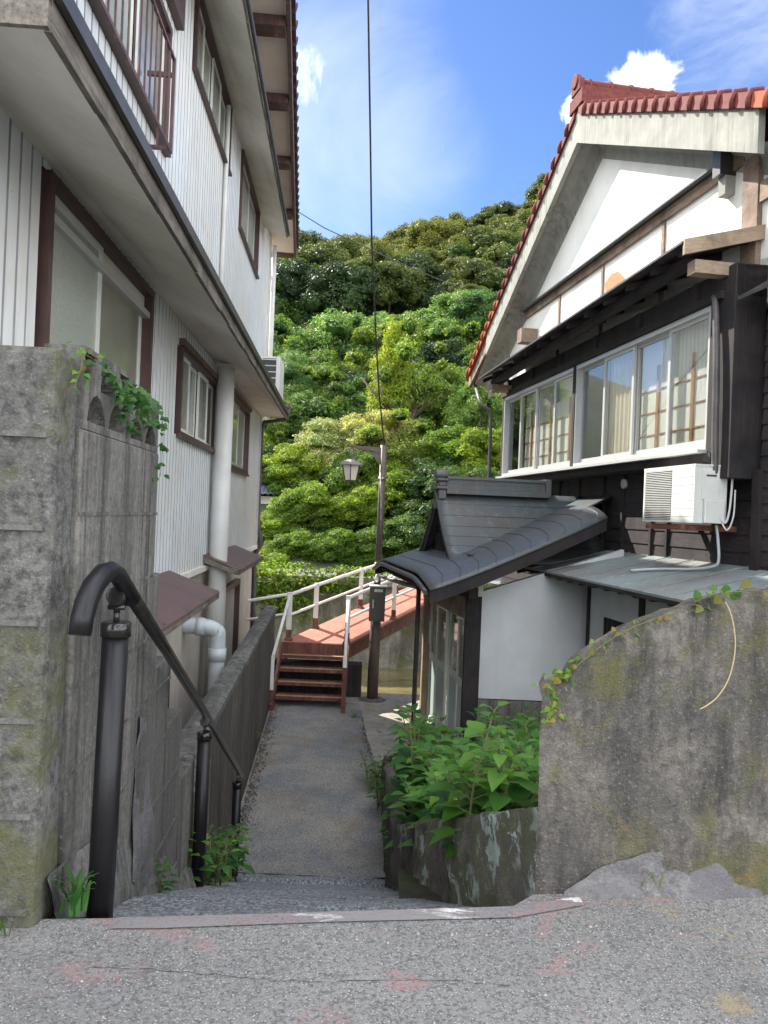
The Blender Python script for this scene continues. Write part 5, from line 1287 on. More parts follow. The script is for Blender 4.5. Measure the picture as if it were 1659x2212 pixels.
# clamps
mb = MB(); mb.tube([pt2+Vector((-.005, 0, -.5)), pt2+Vector((-.005, 0, -.54))], .062, 14); mb.tube([at(822, 1020, 11.82), at(824, 1240, 11.82)], .012, 6); mb.build('conduit', Mt['steel'], LP_)
m0 = at(798, 1262, 11.74); m1 = at(834, 1342, 11.74)
MB_ = thing('meter_box', 'olive metal box with a small white plate fixed to the lamp pole', 'meter box', Vector(((m0.x+m1.x)/2, 11.8, m1.z)))
xa, xb = at(798, 1300, 11.72).x, at(832, 1300, 11.72).x; za, zb = at(815, 1341, 11.72).z, at(815, 1267, 11.72).z
mb = MB(); f_ = lambda x0, x1, y0, y1, z0, z1: mb.hexa([Vector((x, y, z)) for z in (z0, z1) for x, y in ((x0, y0), (x1, y0), (x1, y1), (x0, y1))])
f_(xa, xb, 11.64, 11.80, za, zb); mb.build('box_body', Mt['metalbox'], MB_, bevel=.005)
mb = MB(); f_ = lambda x0, x1, y0, y1, z0, z1: mb.hexa([Vector((x, y, z)) for z in (z0, z1) for x, y in ((x0, y0), (x1, y0), (x1, y1), (x0, y1))])
f_(xa-.012, xb+.012, 11.62, 11.81, zb+.001, zb+.02); mb.build('box_lid', Mt['sticker'], MB_)
mb = MB(); f_ = lambda x0, x1, y0, y1, z0, z1: mb.hexa([Vector((x, y, z)) for z in (z0, z1) for x, y in ((x0, y0), (x1, y0), (x1, y1), (x0, y1))])
f_(xa+.07, xb-.04, 11.634, 11.639, zb-.075, zb-.03); f_(xa+.05, xa+.065, 11.632, 11.639, za+.2, za+.33); mb.build('name_plate', Mt['sticker'], MB_)
# small insulator bulb above
mb = MB(); q3 = at(814, 1252, 11.8); mb.tube([q3+Vector((0, 0, .09)), q3+Vector((0, 0, .04)), q3, q3+Vector((0, 0, -.04))], [.012, .03, .04, .015], 12); mb.build('insulator', Mt['sticker'], MB_)
# wires
def cable(name, label, pts, r_):
    mb = MB(); mb.tube(pts, r_, 6); o = mb.build(name, Mt['wire'], base=pts[-1]); tag(o, label, 'cable'); return o
P_ = [at(830, 962, 12.0)]
for (u, v, Y) in ((819, 850, 11.35), (815, 780, 10.85), (810, 680, 10.2), (803, 520, 9.35), (800, 300, 8.4), (795, 0, 7.35), (792, -160, 6.9), (789, -400, 6.3)): P_.append(at(u, v, Y))
cable('overhead_cable', 'dark cable dropping from the top of the picture to the lamp pole', P_, .011)
cable('far_cable', 'thin pale cable slanting across the dark wooded hill', [at(600, 430, 44), at(700, 492, 44), at(850, 562, 44), at(1005, 628, 44)], .03)
# far small house with blue tiles
FH = thing('house', 'small low house with blue-grey roof tiles half hidden at the left by the hill foot', 'house', (-4.4, 26, -1))
mb = MB(); hA = at(520, 1080, 25); hB = at(602, 1080, 25)
x0, x1 = -8.5, hB.x; mb.hexa([Vector(p) for p in ((x0, 25.2, -1.6), (x1-.25, 25.2, -1.6), (x1-.25, 28, -1.6), (x0, 28, -1.6), (x0, 25.2, .45), (x1-.25, 25.2, .45), (x1-.25, 28, .45), (x0, 28, .45))]); mb.build('wall', Mt['plaster'], FH)
mb = MB(); n = 30; vs = []; fs = []
for i in range(n*4+1):
    x = x0+(x1-x0)*i/(n*4)
    for j in range(9): yy = 24.9+.22*j; vs.append((x, yy, .48+.09*j+.035*abs(math.sin(i*math.pi/4))-.0+(.02 if j % 1 == 0 else 0)))
for i in range(n*4):
    for j in range(8): q_ = i*9+j; fs.append((q_, q_+9, q_+10, q_+1))
mb.raw(vs, fs, False); mb.build('roof', Mt['bluetile'], FH)
mb = MB(); mb.hexa([Vector(p) for p in ((x0, 25.18, -1.2), (x1-.5, 25.18, -1.2), (x1-.5, 25.195, -1.2), (x0, 25.195, -1.2), (x0, 25.18, .2), (x1-.5, 25.18, .2), (x1-.5, 25.195, .2), (x0, 25.195, .2))]); mb.build('opening_shade_sheet', Mt['dark'], FH)  # dark sheet on the wall, shade of an opening put into its colour
# ================================================================== FOLIAGE
def foliage_mesh(name, lobes, n, size, seed, mat, shell=.35, droop=.0, aspect=1.7, core=True, spread=1.0, updir=.45):
    """leaf-sized diamond faces scattered through the outer volume of overlapping ellipsoid lobes"""
    rg = np.random.default_rng(seed)
    L = np.array(lobes, float)      # cx cy cz rx ry rz
    w = (L[:, 3]*L[:, 4]*L[:, 5])**(2/3); w /= w.sum()
    idx = rg.choice(len(L), n, p=w); l = L[idx]
    d = rg.normal(size=(n, 3)); d /= np.linalg.norm(d, axis=1)[:, None]
    d[:, 2] = np.where(d[:, 2] < -.35, -d[:, 2]*.6, d[:, 2])
    d /= np.linalg.norm(d, axis=1)[:, None]
    # lumpy radius
    ph = rg.uniform(0, 6, 6); lump = 1+.13*np.sin(d[:, 0]*5+ph[0]+l[:, 0])*np.sin(d[:, 1]*6+ph[1]+l[:, 1])+.10*np.sin(d[:, 2]*8+d[:, 0]*7+ph[2])
    r = lump*(1-shell*rg.random(n)**1.8)*(1+.08*rg.normal(size=n)*spread*.6)
    c = l[:, :3]+d*l[:, 3:6]*r[:, None]
    nrm = d*.8+rg.normal(size=(n, 3))*.55; nrm[:, 2] += updir; nrm /= np.linalg.norm(nrm, axis=1)[:, None]
    a = np.cross(nrm, rg.normal(size=(n, 3))); a /= np.linalg.norm(a, axis=1)[:, None]; a[:, 2] -= droop; a /= np.linalg.norm(a, axis=1)[:, None]
    b = np.cross(nrm, a); b /= np.linalg.norm(b, axis=1)[:, None]
    s = size*rg.uniform(.6, 1.35, n)[:, None]
    v = np.stack([c-a*s*.5, c+b*s*.5/aspect-a*s*.05, c+a*s*.6, c-b*s*.5/aspect-a*s*.05], 1).reshape(-1, 3)
    nf = n; faces = np.arange(nf*4).reshape(-1, 4)
    cv = []; cfc = []
    if core:
        import bmesh
        bm = bmesh.new()
        for q in lobes[1:]:
            M_ = Matrix.Translation(q[:3]) @ Matrix.Diagonal((q[3]*.55, q[4]*.55, q[5]*.55, 1))
            bmesh.ops.create_icosphere(bm, subdivisions=2, radius=1, matrix=M_)
        cv = [tuple(x.co) for x in bm.verts]; cfc = [[x.index for x in f.verts] for f in bm.faces]; bm.free()
        cv = np.array(cv); cv += rg.normal(size=cv.shape)*.03
    me = bpy.data.meshes.new(name)
    nv = len(v)+len(cv); allv = np.concatenate([v, cv]) if len(cv) else v
    me.vertices.add(nv); me.vertices.foreach_set('co', allv.astype(np.float32).ravel())
    lv = list(faces.ravel()); ls = list(range(0, nf*4, 4)); 
    k = nf*4
    extra = []
    for f in cfc: extra += [i+len(v) for i in f]; ls.append(k); k += 3
    loops = np.concatenate([faces.ravel(), np.array(extra, int)]) if extra else faces.ravel()
    me.loops.add(len(loops)); me.loops.foreach_set('vertex_index', loops.astype(np.int32))
    me.polygons.add(len(ls)); me.polygons.foreach_set('loop_start', np.array(ls, np.int32))
    me.materials.append(mat); me.update(calc_edges=True); me.validate()
    return me
def lobes_dome(seed, n=22, r=1.0, low=-.55, lr=(.22, .34), zf=.9, rad_=.68):
    """many small bulges spread over a dome: cauliflower crown"""
    q = random.Random(seed); out = [(0, 0, -.05, r*.60, r*.60, r*.58)]
    for i in range(n):
        e = low+(1-low)*(i+.5)/n; a = 2.39996*i+q.uniform(-.5, .5); k = rad_*r*q.uniform(.8, 1.12); h = math.sqrt(max(.02, 1-e*e))
        s_ = q.uniform(*lr)*r; out.append((k*h*math.cos(a), k*h*math.sin(a), k*e*zf, s_, s_, s_*.82))
    return out
def trunk_mesh(name, h, r, seed, limbs=4):
    q = random.Random(seed); mb = MB()
    p = [Vector((0, 0, -.4)), Vector((q.uniform(-.05, .05)*h, q.uniform(-.05, .05)*h, h*.4)), Vector((q.uniform(-.08, .08)*h, q.uniform(-.08, .08)*h, h*.8)), Vector((q.uniform(-.1, .1)*h, q.uniform(-.1, .1)*h, h*1.15))]
    mb.tube(p, [r*1.3, r, r*.7, r*.25], 9)
    for k in range(limbs):
        a = q.uniform(0, 6.28); b = p[1].lerp(p[2], q.uniform(.3, 1)); e = b+Vector((math.cos(a)*h*.42, math.sin(a)*h*.42, h*q.uniform(.2, .45))); m_ = b.lerp(e, .5)+Vector((0, 0, -.04*h))
        mb.tube([b, m_, e], [r*.5, r*.33, r*.1], 6)
    me = bpy.data.meshes.new(name); me.from_pydata([tuple(x) for x in mb.v], [], mb.f); me.materials.append(Mt['trunk']); me.polygons.foreach_set('use_smooth', [True]*len(mb.f)); me.update(); return me
TR = {}
def variant(key, n, *a, **k):
    TR[key] = [foliage_mesh('crown', a[0](seed), a[1], a[2], seed, a[3], **k) for seed in range(a[4], a[4]+n)]
variant('hill', 6, lambda s: lobes_dome(s, 30, 1, -.5, (.20, .31), .8, .72), 22000, .05, Mt['lf_hill'], 11, shell=.25, updir=.5)
variant('dark', 3, lambda s: lobes_dome(s, 24, 1, -.8, (.22, .34), 1.0, .68), 16000, .055, Mt['lf_dark'], 31, shell=.3)
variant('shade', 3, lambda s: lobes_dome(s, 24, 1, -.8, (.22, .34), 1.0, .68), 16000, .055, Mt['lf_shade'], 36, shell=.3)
variant('mid', 4, lambda s: lobes_dome(s, 20, 1, -.8, (.22, .38), 1.0, .66), 24000, .044, Mt['lf_mid'], 41, shell=.4)
variant('light', 5, lambda s: lobes_dome(s, 24, 1, -.7, (.18, .33), .95, .74), 18000, .058, Mt['lf_light'], 51, shell=.5, droop=.2, aspect=2.6)
variant('vine', 5, lambda s: lobes_dome(s, 16, 1, -.75, (.26, .42), 1.0, .62), 36000, .040, Mt['lf_vine'], 61, shell=.25, aspect=1.25, updir=.35)
variant('loose', 4, lambda s: lobes_dome(s, 17, 1, -.6, (.14, .26), 1.25, .82), 13000, .062, Mt['lf_mid'], 81, shell=.8, droop=.35, aspect=2.8)
variant('pale', 3, lambda s: lobes_dome(s, 18, 1, -.7, (.22, .36), 1.0, .66), 28000, .038, Mt['lf_pale'], 91, shell=.3, aspect=1.4)
variant('bamboo', 1, lambda s: [(0, 0, -.4, .45, .45, .5), (.1, 0, .1, .36, .36, .45), (.02, .0, .55, .2, .2, .45), (-.15, 0, -.1, .3, .3, .4)], 12000, .07, Mt['lf_bamboo'], 71, shell=.7, droop=.5, aspect=3.5, core=False)
TK = [trunk_mesh('trunk', 1.0, .05, s_) for s_ in (1, 2, 3)]
def tree(key, v, P, rx_, rz_, label, group, cat='tree', name='tree', seed=0, ground=None, tr_=True, rotz=None):
    q = random.Random(seed); g_ = ground if ground is not None else hz(P.x, P.y)
    if g_ > P.z-rz_*.3: g_ = P.z-rz_*.9
    r = thing(name, label, cat, (P.x, P.y, g_), group)
    c_ = bpy.data.objects.new('crown', TR[key][v % len(TR[key])]); COL.objects.link(c_); c_.parent = r; c_.location = (0, 0, P.z-g_); c_.scale = (rx_, rx_, rz_); c_.rotation_euler = (0, 0, q.uniform(0, 6.28) if rotz is None else rotz)
    if tr_:
        t_ = bpy.data.objects.new('trunk', TK[seed % 3]); COL.objects.link(t_); t_.parent = r; h = (P.z-g_); t_.scale = (h*.9, h*.9, h)
    return r
q = random.Random(99)
# forest on the hill, row by row
rows = [(50, 2.5, -10, 10), (54, 2.5, -11, 11), (58, 2.5, -12, 12), (62.5, 2.6, -13, 14), (67, 2.6, -14, 16), (71.5, 2.7, -14, 18), (76, 2.7, -15, 20), (80.5, 2.8, -16, 21), (85, 2.9, -16, 23), (90, 3.0, -17, 25), (95, 3.2, -17, 27), (100, 3.4, -18, 29)]
k = 0
for ri, (Y, R_, xa_, xb_) in enumerate(rows):
    x = xa_+q.uniform(0, 3)
    while x < xb_:
        y = Y+q.uniform(-1.6, 1.6); s_ = q.uniform(.7, 1.25); rr_ = R_*s_
        vis = True
        P = Vector((x, y, hz(x, y)+rr_*q.uniform(.55, .95)))
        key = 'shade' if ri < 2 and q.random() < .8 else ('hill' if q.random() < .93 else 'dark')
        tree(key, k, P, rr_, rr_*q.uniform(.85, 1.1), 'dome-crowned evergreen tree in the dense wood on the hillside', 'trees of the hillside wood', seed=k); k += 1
        x += rr_*q.uniform(1.0, 1.4)
print('hill trees', k)
T_ = [  # u, v(center), Y, rx, rz, kind, label
 (650, 655, 52, 3.3, 3.4, 'dark', 'broad dark green tree with lit top at the left foot of the wood'),
 (600, 690, 50, 2.6, 3.2, 'dark', 'dark green tree hard against the left house corner below the wood'),
 (780, 610, 50, 1.9, 1.9, 'hill', 'flat-topped dark tree in the middle of the shaded wood edge'),
 (1018, 640, 44, 1.1, .8, 'hill', 'small round olive shrub above the pale green trees near the right roof'),
 (640, 790, 44, 2.3, 1.7, 'light', 'pale feathery tree behind the left air conditioner, left end of its row'),
 (735, 760, 42, 2.4, 1.6, 'light', 'pale feathery tree below the shaded wood, left of the bamboo'),
 (820, 735, 43, 1.6, 1.7, 'light', 'pale feathery tree with a raised tip beside the cable'),
 (900, 740, 42, 2.3, 1.8, 'light', 'pale feathery tree right of the bamboo top'),
 (985, 700, 41, 2.3, 1.9, 'light', 'tall pale feathery tree left of the red verge tiles'),
 (1050, 690, 40, 2.2, 1.8, 'light', 'pale feathery tree partly behind the red verge tiles'),
 (1030, 790, 37, 2.2, 2.0, 'loose', 'open-crowned tree low behind the far corner of the right house'),
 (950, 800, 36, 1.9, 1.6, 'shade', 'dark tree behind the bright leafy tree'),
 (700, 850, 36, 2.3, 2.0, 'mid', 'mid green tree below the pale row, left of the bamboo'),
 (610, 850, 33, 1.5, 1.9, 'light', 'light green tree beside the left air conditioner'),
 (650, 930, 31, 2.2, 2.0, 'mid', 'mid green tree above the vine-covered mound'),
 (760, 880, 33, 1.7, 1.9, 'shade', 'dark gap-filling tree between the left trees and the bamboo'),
 (850, 815, 29, 2.0, 2.1, 'bamboo', 'slender yellow-green bamboo clump standing up in the middle'),
 (900, 850, 29, 1.7, 2.3, 'loose', 'tall loose-leaved bright tree right of the bamboo'),
 (975, 880, 30, 1.6, 1.8, 'loose', 'leafy tree left of the right house far corner'),
 (1040, 900, 28, 1.4, 1.8, 'light', 'light green tree against the far corner downpipe'),
 (1000, 990, 26, 1.5, 1.3, 'vine', 'yellow-green bush just left of the long window band'),
 (1060, 1000, 25, 1.3, 1.2, 'vine', 'yellow-green bush below the far eave of the right house'),
 (560, 960, 30, 1.8, 2.0, 'mid', 'mid green tree seen past the left downpipe'),
 (720, 975, 27, 1.7, .9, 'pale', 'pale-topped vine mound above and left of the lantern'),
 (810, 955, 27, 1.6, .9, 'pale', 'pale-topped vine mound behind the lamp arm'),
 (890, 990, 26, 1.7, 1.2, 'loose', 'vine mound right of the lamp pole'),
 (640, 1020, 26, 1.3, .9, 'vine', 'vine mound left of the lantern above the blue-tiled house'),
 (935, 1060, 24.5, 1.5, 1.1, 'dark', 'shaded dark bush behind the entrance roof end'),
 (860, 1080, 24.5, 1.2, 1.0, 'vine', 'ivy-draped bush behind the lamp pole'),
 (665, 1105, 24, 1.15, 1.05, 'vine', 'rounded vine-smothered bush left of the lantern'),
 (775, 1105, 24, 1.15, .95, 'vine', 'vine-smothered bush just below the lantern'),
 (735, 1150, 24.2, 1.0, .85, 'dark', 'vine-smothered bush joining the two mounds below the lantern'),
 (900, 1130, 23.5, 1.1, .75, 'dark', 'dark clipped bush behind the entrance roof eave'),
 (590, 1150, 23.5, .9, .7, 'vine', 'bright bush by the small awning of the left house'),
 (640, 1190, 22.5, .9, .55, 'vine', 'trailing bush spilling toward the road, second from the left'),
 (725, 1190, 22.4, 1.0, .6, 'vine', 'trailing bush with bright top in the middle of the roadside'),
 (795, 1195, 22.4, .9, .55, 'vine', 'trailing bush beside the lamp pole at the roadside'),
 (585, 1225, 22, .8, .65, 'vine', 'low bush hanging over the river wall behind the left downpipe'),
 (870, 1175, 22.6, 1.2, .42, 'mid', 'trimmed low hedge right of the lamp pole'),
 (950, 1150, 22.6, 1.3, .7, 'dark', 'dark hedge behind the entrance gable'),
 (1010, 1080, 22.8, 1.4, 1.2, 'dark', 'dark bush behind the entrance ridge'),
]
for i, (u, v, Y, a, b, key, lab) in enumerate(T_):
    P = at(u, v, Y); tall = b > 1.45 and Y > 26
    tree(key, i, P, a*1.06, max(b, a*.8), lab, None, 'tree' if tall or key in ('hill', 'bamboo') else 'bush', 'bamboo' if key == 'bamboo' else ('tree' if tall else 'bush'), seed=i, ground=None if tall else min(P.z-b*.8, -1.6 if Y < 24 else P.z-b), tr_=tall)
# hidden-fill bushes along the bank so no bare soil shows
for i in range(34):
    x = -7+i*.52+q.uniform(-.2, .2); y = 25.5+q.uniform(-1, 3); a = q.uniform(1.0, 1.5)
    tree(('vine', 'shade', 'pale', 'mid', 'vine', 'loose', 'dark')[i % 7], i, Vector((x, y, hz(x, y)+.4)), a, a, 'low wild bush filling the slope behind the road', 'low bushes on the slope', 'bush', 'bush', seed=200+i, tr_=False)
for i in range(64):
    x = -9+(i % 32)*.85+q.uniform(-.4, .4); y = (34 if i < 32 else 40)+q.uniform(-3, 2); a = q.uniform(1.2, 2.9)
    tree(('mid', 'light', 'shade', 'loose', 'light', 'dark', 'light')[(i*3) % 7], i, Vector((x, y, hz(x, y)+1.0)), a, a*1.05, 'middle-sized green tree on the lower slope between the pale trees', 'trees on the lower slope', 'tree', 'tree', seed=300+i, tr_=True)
# hanging vines on the river wall
me = foliage_mesh('wall_vines', [(-2.9, 18.1, -1.5, 1.6, .25, .35), (-.6, 18.2, -1.45, 1.0, .2, .22), (-3.2, 18, -2.0, 1.4, .18, .6), (-2.2, 18, -2.3, .8, .15, .8), (-1.2, 18, -1.8, .9, .15, .4), (.9, 18, -2.2, .35, .12, .8), (1.8, 18, -2.4, .5, .12, .7), (-4.6, 18, -2.2, 1, .2, .9), (2.6, 18, -1.9, .6, .15, .4)], 9000, .085, 5, Mt['lf_vine'], core=False, shell=.9)
o = bpy.data.objects.new('wall_creeper', me); COL.objects.link(o); tag(o, 'creeper hanging in patches over the far river wall', 'creeper')
# ------------------------------------------------------------------ leafy plants with real leaf outlines
def leaf(mb, base, dirv, up, L, W, fold=.25, curl=.25, teeth=0):
    """pointed heart-shaped leaf folded along its midrib and curling down toward the tip"""
    d = dirv.normalized(); s_ = d.cross(up).normalized(); n_ = s_.cross(d).normalized()
    prof = [(0, .05), (.12, .62), (.3, 1.0), (.52, .86), (.72, .56), (.88, .25), (1, 0)]
    mids = []; ls = []; rs = []
    for (u, w) in prof:
        c = base+d*(L*u)-n_*(curl*L*u*u); mids.append(c)
        if w > 0: ls.append(c+s_*(W*.5*w)+n_*(fold*W*.5*w)); rs.append(c-s_*(W*.5*w)+n_*(fold*W*.5*w))
        else: ls.append(c); rs.append(c)
    vs = mids+ls+rs; m = len(prof); fs = []
    for i in range(m-1):
        if i == m-2: fs += [(i, i+1, m+i), (i, 2*m+i, i+1)]
        else: fs += [(i, i+1, m+i+1, m+i), (i, 2*m+i, 2*m+i+1, i+1)]
    # drop duplicates of tip
    mb.raw(vs, fs, True)
def plant_mb(seed, h, nl, L, W, lean=.3, whorl=2):
    q = random.Random(seed); sm = MB(); lm = MB()
    top = Vector((q.uniform(-lean, lean)*h, q.uniform(-lean, lean)*h, h)); mid = Vector((top.x*.35, top.y*.35, h*.55))
    sm.tube([Vector((0, 0, -.05)), mid, top], [.006, .005, .003], 6)
    for i in range(nl):
        f = .15+.85*(i/(nl-1))**.8; P = mid.lerp(top, (f-.55)/.45) if f > .55 else Vector((0, 0, 0)).lerp(mid, f/.55)
        a0_ = i*1.57+q.uniform(-.3, .3)
        for w in range(whorl):
            a = a0_+w*2*math.pi/whorl; el = q.uniform(-.05, .55)+(f > .9)*.35
            d = Vector((math.cos(a)*math.cos(el), math.sin(a)*math.cos(el), math.sin(el)))
            sz = (1.05-.55*f**3)*q.uniform(.75, 1.2); pt_ = P+d*.03*sz*2
            sm.tube([P, pt_], .0022, 4, False)
            leaf(lm, pt_, d, Vector((0, 0, 1)), L*sz, W*sz, q.uniform(.1, .35), q.uniform(.15, .5))
    return sm, lm
def mk(mb, name, m):
    me = bpy.data.meshes.new(name); me.from_pydata([tuple(x) for x in mb.v], [], mb.f); me.materials.append(m); me.polygons.foreach_set('use_smooth', [True]*len(mb.f)); me.update(); return me
Mt['stemgreen'] = simple('green_stem', (.10, .14, .04), (.14, .11, .05), 20, .7)
pv = []
for s_ in range(6):
    sm, lm = plant_mb(s_, .42+.05*s_, 10+s_ % 3, .13, .105); pv.append((mk(sm, 'stem', Mt['stemgreen']), mk(lm, 'leaves', Mt['lf_nettle'])))
def plant(v, P, s_, rot, label, group, name='nettle_plant', cat='plant', pvx=None):
    r = thing(name, label, cat, P, group); r.scale = (s_, s_, s_); r.rotation_euler = (0, 0, rot)
    for nm, me in zip(('stem', 'leaves'), (pvx or pv)[v]): c_ = bpy.data.objects.new(nm, me); COL.objects.link(c_); c_.parent = r
    return r
q = random.Random(4)
def bedz(x, y): return -1.3-(y-2.3)*.20-.05
cnt = 0
for i in range(175):
    y = 3.0+5.1*q.random(); x0b = .30 if y > 5 else .36-(y-3)*.03; x = x0b+(1.95*(y/8)+.28-x0b)*q.random()
    if y < 3.6 and x < .55: pass
    gz_ = -2.02+.415*(5-y) if y < 5 else -2.02-.18*(y-5)
    z = gz_-.20-(.1 if y > 6 else 0)
    hgt = q.uniform(.95, 1.4)*(1.0 if y > 4.3 else .72)
    plant(i % 6, Vector((x, y, z)), hgt, q.uniform(0, 6.28), 'nettle-like plant with toothed green leaves crowded in the planter bed', 'leafy plants in the planter bed'); cnt += 1
# weeds along the right edge of the path
sm, lm = plant_mb(77, .28, 7, .075, .05, .4); wv = [(mk(sm, 'stem', Mt['stemgreen']), mk(lm, 'leaves', Mt['lf_nettle']))]
sm, lm = plant_mb(78, .22, 9, .06, .022, .5, 3); wv.append((mk(sm, 'stem', Mt['stemgreen']), mk(lm, 'leaves', Mt['lf_nettle'])))
def weed(u, v, Y, n, label, sp=.12, s_=1, vv=None, z=None):
    for i in range(n):
        B = at(u, v, Y); P = Vector((B.x+q.uniform(-sp, sp), Y+q.uniform(-sp, sp)*2, B.z if z is None else z))
        plant(q.randrange(2) if vv is None else vv, P, s_*q.uniform(.7, 1.2), q.uniform(0, 6.28), label, label.replace('weed', 'weeds') if n > 1 else None, 'weed', 'weed', wv)
weed(808, 1690, 8.0, 9, 'tufted green weed at the right edge of the path by the planter side', .10)
weed(830, 1730, 7.3, 6, 'small dark weed lower down the right path edge', .07, .8)
weed(866, 1822, 6.4, 7, 'bluish green weed at the planter corner foot', .07, .9)
weed(872, 1880, 5.7, 6, 'weed at the bottom corner where ramp meets planter wall', .06, .8)
weed(765, 1560, 10.8, 3, 'small grass-like weed at the right stair foot', .05, .6, 1)
weed(880, 1500, 11.0, 3, 'light weed beside the porch downpipe', .08, .9, 1, -2.85)
weed(820, 1590, 10.2, 2, 'tiny weed in the terrace joint', .1, .4, 1)
weed(450, 1905, 4.25, 5, 'leafy green weed behind the middle handrail post', .06, .85, 0)
weed(400, 1915, 3.9, 4, 'leafy weed left of the middle handrail post', .05, .9, 0)
weed(330, 1930, 3.1, 3, 'small leafy weed on the rubble at the wall foot', .05, .5, 0)
weed(500, 1885, 5.6, 5, 'leafy weed around the lowest handrail post', .06, 1.0, 0)
weed(560, 1600, 9.0, 3, 'small weed in the gutter beside the low wall', .05, .4, 1)
# grass tuft at the first post
def blades(seed, n, h, w):
    qq = random.Random(seed); mb = MB()
    for i in range(n):
        a = qq.uniform(0, 6.28); l_ = h*qq.uniform(.5, 1.1); b = Vector((qq.uniform(-.03, .03), qq.uniform(-.03, .03), 0)); d = Vector((math.cos(a), math.sin(a), 0)); s_ = Vector((-d.y, d.x, 0)); pts = []
        for k_ in range(6): u = k_/5; c = b+d*(l_*.55*u**1.6)+Vector((0, 0, l_*(u-.35*u*u*u))); ww = w*(1-u)**.6*(.6+u*1.2 if u < .4 else 1.0); pts.append((c-s_*ww/2, c+s_*ww/2))
        vs = [p for t in pts for p in t]; mb.raw(vs, [(2*j, 2*j+2, 2*j+3, 2*j+1) for j in range(5)], True)
    return mb
G0 = at(158, 1958, 1.93)
o = blades(3, 26, .14, .016).build('grass_tuft', Mt['lf_nettle']); o.location = G0+Vector((.0, 0, -.01)); tag(o, 'broad-bladed grass tuft between the pier and the tallest handrail post', 'grass')
o = blades(8, 14, .10, .007).build('grass_tuft', Mt['lf_ivy']); o.location = at(1395, 1912, 2.16); tag(o, 'dry straw-coloured grass tuft at the foot of the garden wall', 'grass')
o = blades(9, 14, .12, .008).build('grass_tuft', Mt['lf_ivy']); o.location = at(8, 2010, 1.84); tag(o, 'dry grass tuft in the left front corner of the street', 'grass')
# ivy on block wall
def vine(name, label, paths, leafL, seed, n_per, mat=None, stem=True):
    r = thing(name, label, 'ivy', paths[0][0]); qq = random.Random(seed); lm = MB(); sm = MB()
    for pth in paths:
        if stem: sm.stube(pth, .0012, 5)
        tot = len(pth)-1
        for i in range(n_per):
            x = qq.uniform(0, tot); j = min(int(x), tot-1); P = pth[j].lerp(pth[j+1], x-j)+Vector((qq.gauss(0, .012), qq.gauss(0, .012), qq.gauss(0, .012)))
            a = qq.uniform(0, 6.28); d = Vector((math.cos(a), math.sin(a)*.5-.3, qq.uniform(-.7, .2))); leaf(lm, P, d, Vector((.4, -.6, .7)), leafL*qq.uniform(.6, 1.2), leafL*.85*qq.uniform(.6, 1.2), .2, .3)
    if stem: sm.build('stem', Mt['stemgreen'], r)
    lm.build('leaves', mat or Mt['lf_ivy'], r); return r
def bpth(lst, t=.02):
    o_ = []
    for (u, v) in lst:
        a, h = BW.px(u, v, t); o_.append(BW.pt(a, t, h))
    return o_
vine('ivy', 'green ivy trailing over the top of the pierced block wall', [bpth([(205, 775), (245, 810), (285, 835), (320, 860), (345, 885), (352, 930), (350, 985), (346, 1030)], .025), bpth([(245, 808), (262, 850), (270, 890), (290, 925), (310, 940)], .02), bpth([(285, 832), (300, 880), (325, 910), (350, 920)], .03), bpth([(262, 850), (300, 860), (340, 880)], .035)], .026, 5, 46, Mt['lf_nettle'])
vine('ivy', 'reddish dying ivy sprig on the corner of the block wall', [bpth([(182, 757), (176, 790), (168, 815), (160, 835)], .01), bpth([(175, 760), (200, 775)], .01)], .018, 6, 12)
def gpth(lst, t=.0, dz=0):
    o_ = []
    for (u, v) in lst: a, h = gfr.px(u, v, t); o_.append(gfr.pt(a, t, h+dz))
    return o_
vine('ivy', 'small bright ivy creeping along the sloping top of the garden wall', [gpth([(1196, 1480), (1240, 1446), (1300, 1398), (1350, 1366), (1400, 1345), (1450, 1328)], -.01, .004), gpth([(1180, 1480), (1185, 1505), (1192, 1530), (1195, 1555)], .015), gpth([(1185, 1478), (1230, 1462)], .0, .01)], .018, 7, 34)
vine('ivy', 'broad-leaved ivy on the highest part of the garden wall', [gpth([(1500, 1305), (1530, 1292), (1560, 1285), (1600, 1282), (1640, 1278)], -.01, .006)], .034, 8, 18, Mt['lf_ivy'])
mb = MB(); pth = gpth([(1567, 1300), (1578, 1325), (1586, 1360), (1588, 1400), (1582, 1440), (1570, 1475), (1550, 1505), (1530, 1522), (1512, 1532)], .022)
mb.stube(pth, .0019, 6); o = mb.build('dry_tendril', Mt['yellowvine'], base=pth[0]); tag(o, 'long dry straw-coloured tendril hanging in a curve down the garden wall', 'dry vine')
# leaf litter / gravel along the low wall
mb = MB(); qq = random.Random(12)
for i in range(1500):
    Y = 4.6+6.6*qq.random(); x = lx(Y)+.02+abs(qq.gauss(0, .06)); z = gz(Y)+.004
    r_ = qq.uniform(.006, .018); a = qq.uniform(0, 6.28); P = Vector((x, Y, z)); A_ = Vector((math.cos(a), math.sin(a), qq.uniform(-.1, .5)))*r_; B_ = Vector((-math.sin(a), math.cos(a), qq.uniform(-.1, .4)))*r_*.7
    mb.poly([P-A_, P+B_, P+A_+Vector((0, 0, r_*.5)), P-B_])
for i in range(500):
    Y = 6.2+4.6*qq.random(); x = rx(Y)-.0-abs(qq.gauss(0, .03)); z = gz(Y)+.004
    r_ = qq.uniform(.006, .015); a = qq.uniform(0, 6.28); P = Vector((x, Y, z)); A_ = Vector((math.cos(a), math.sin(a), qq.uniform(-.1, .5)))*r_; B_ = Vector((-math.sin(a), math.cos(a), qq.uniform(-.1, .4)))*r_*.7
    mb.poly([P-A_, P+B_, P+A_+Vector((0, 0, r_*.5)), P-B_])
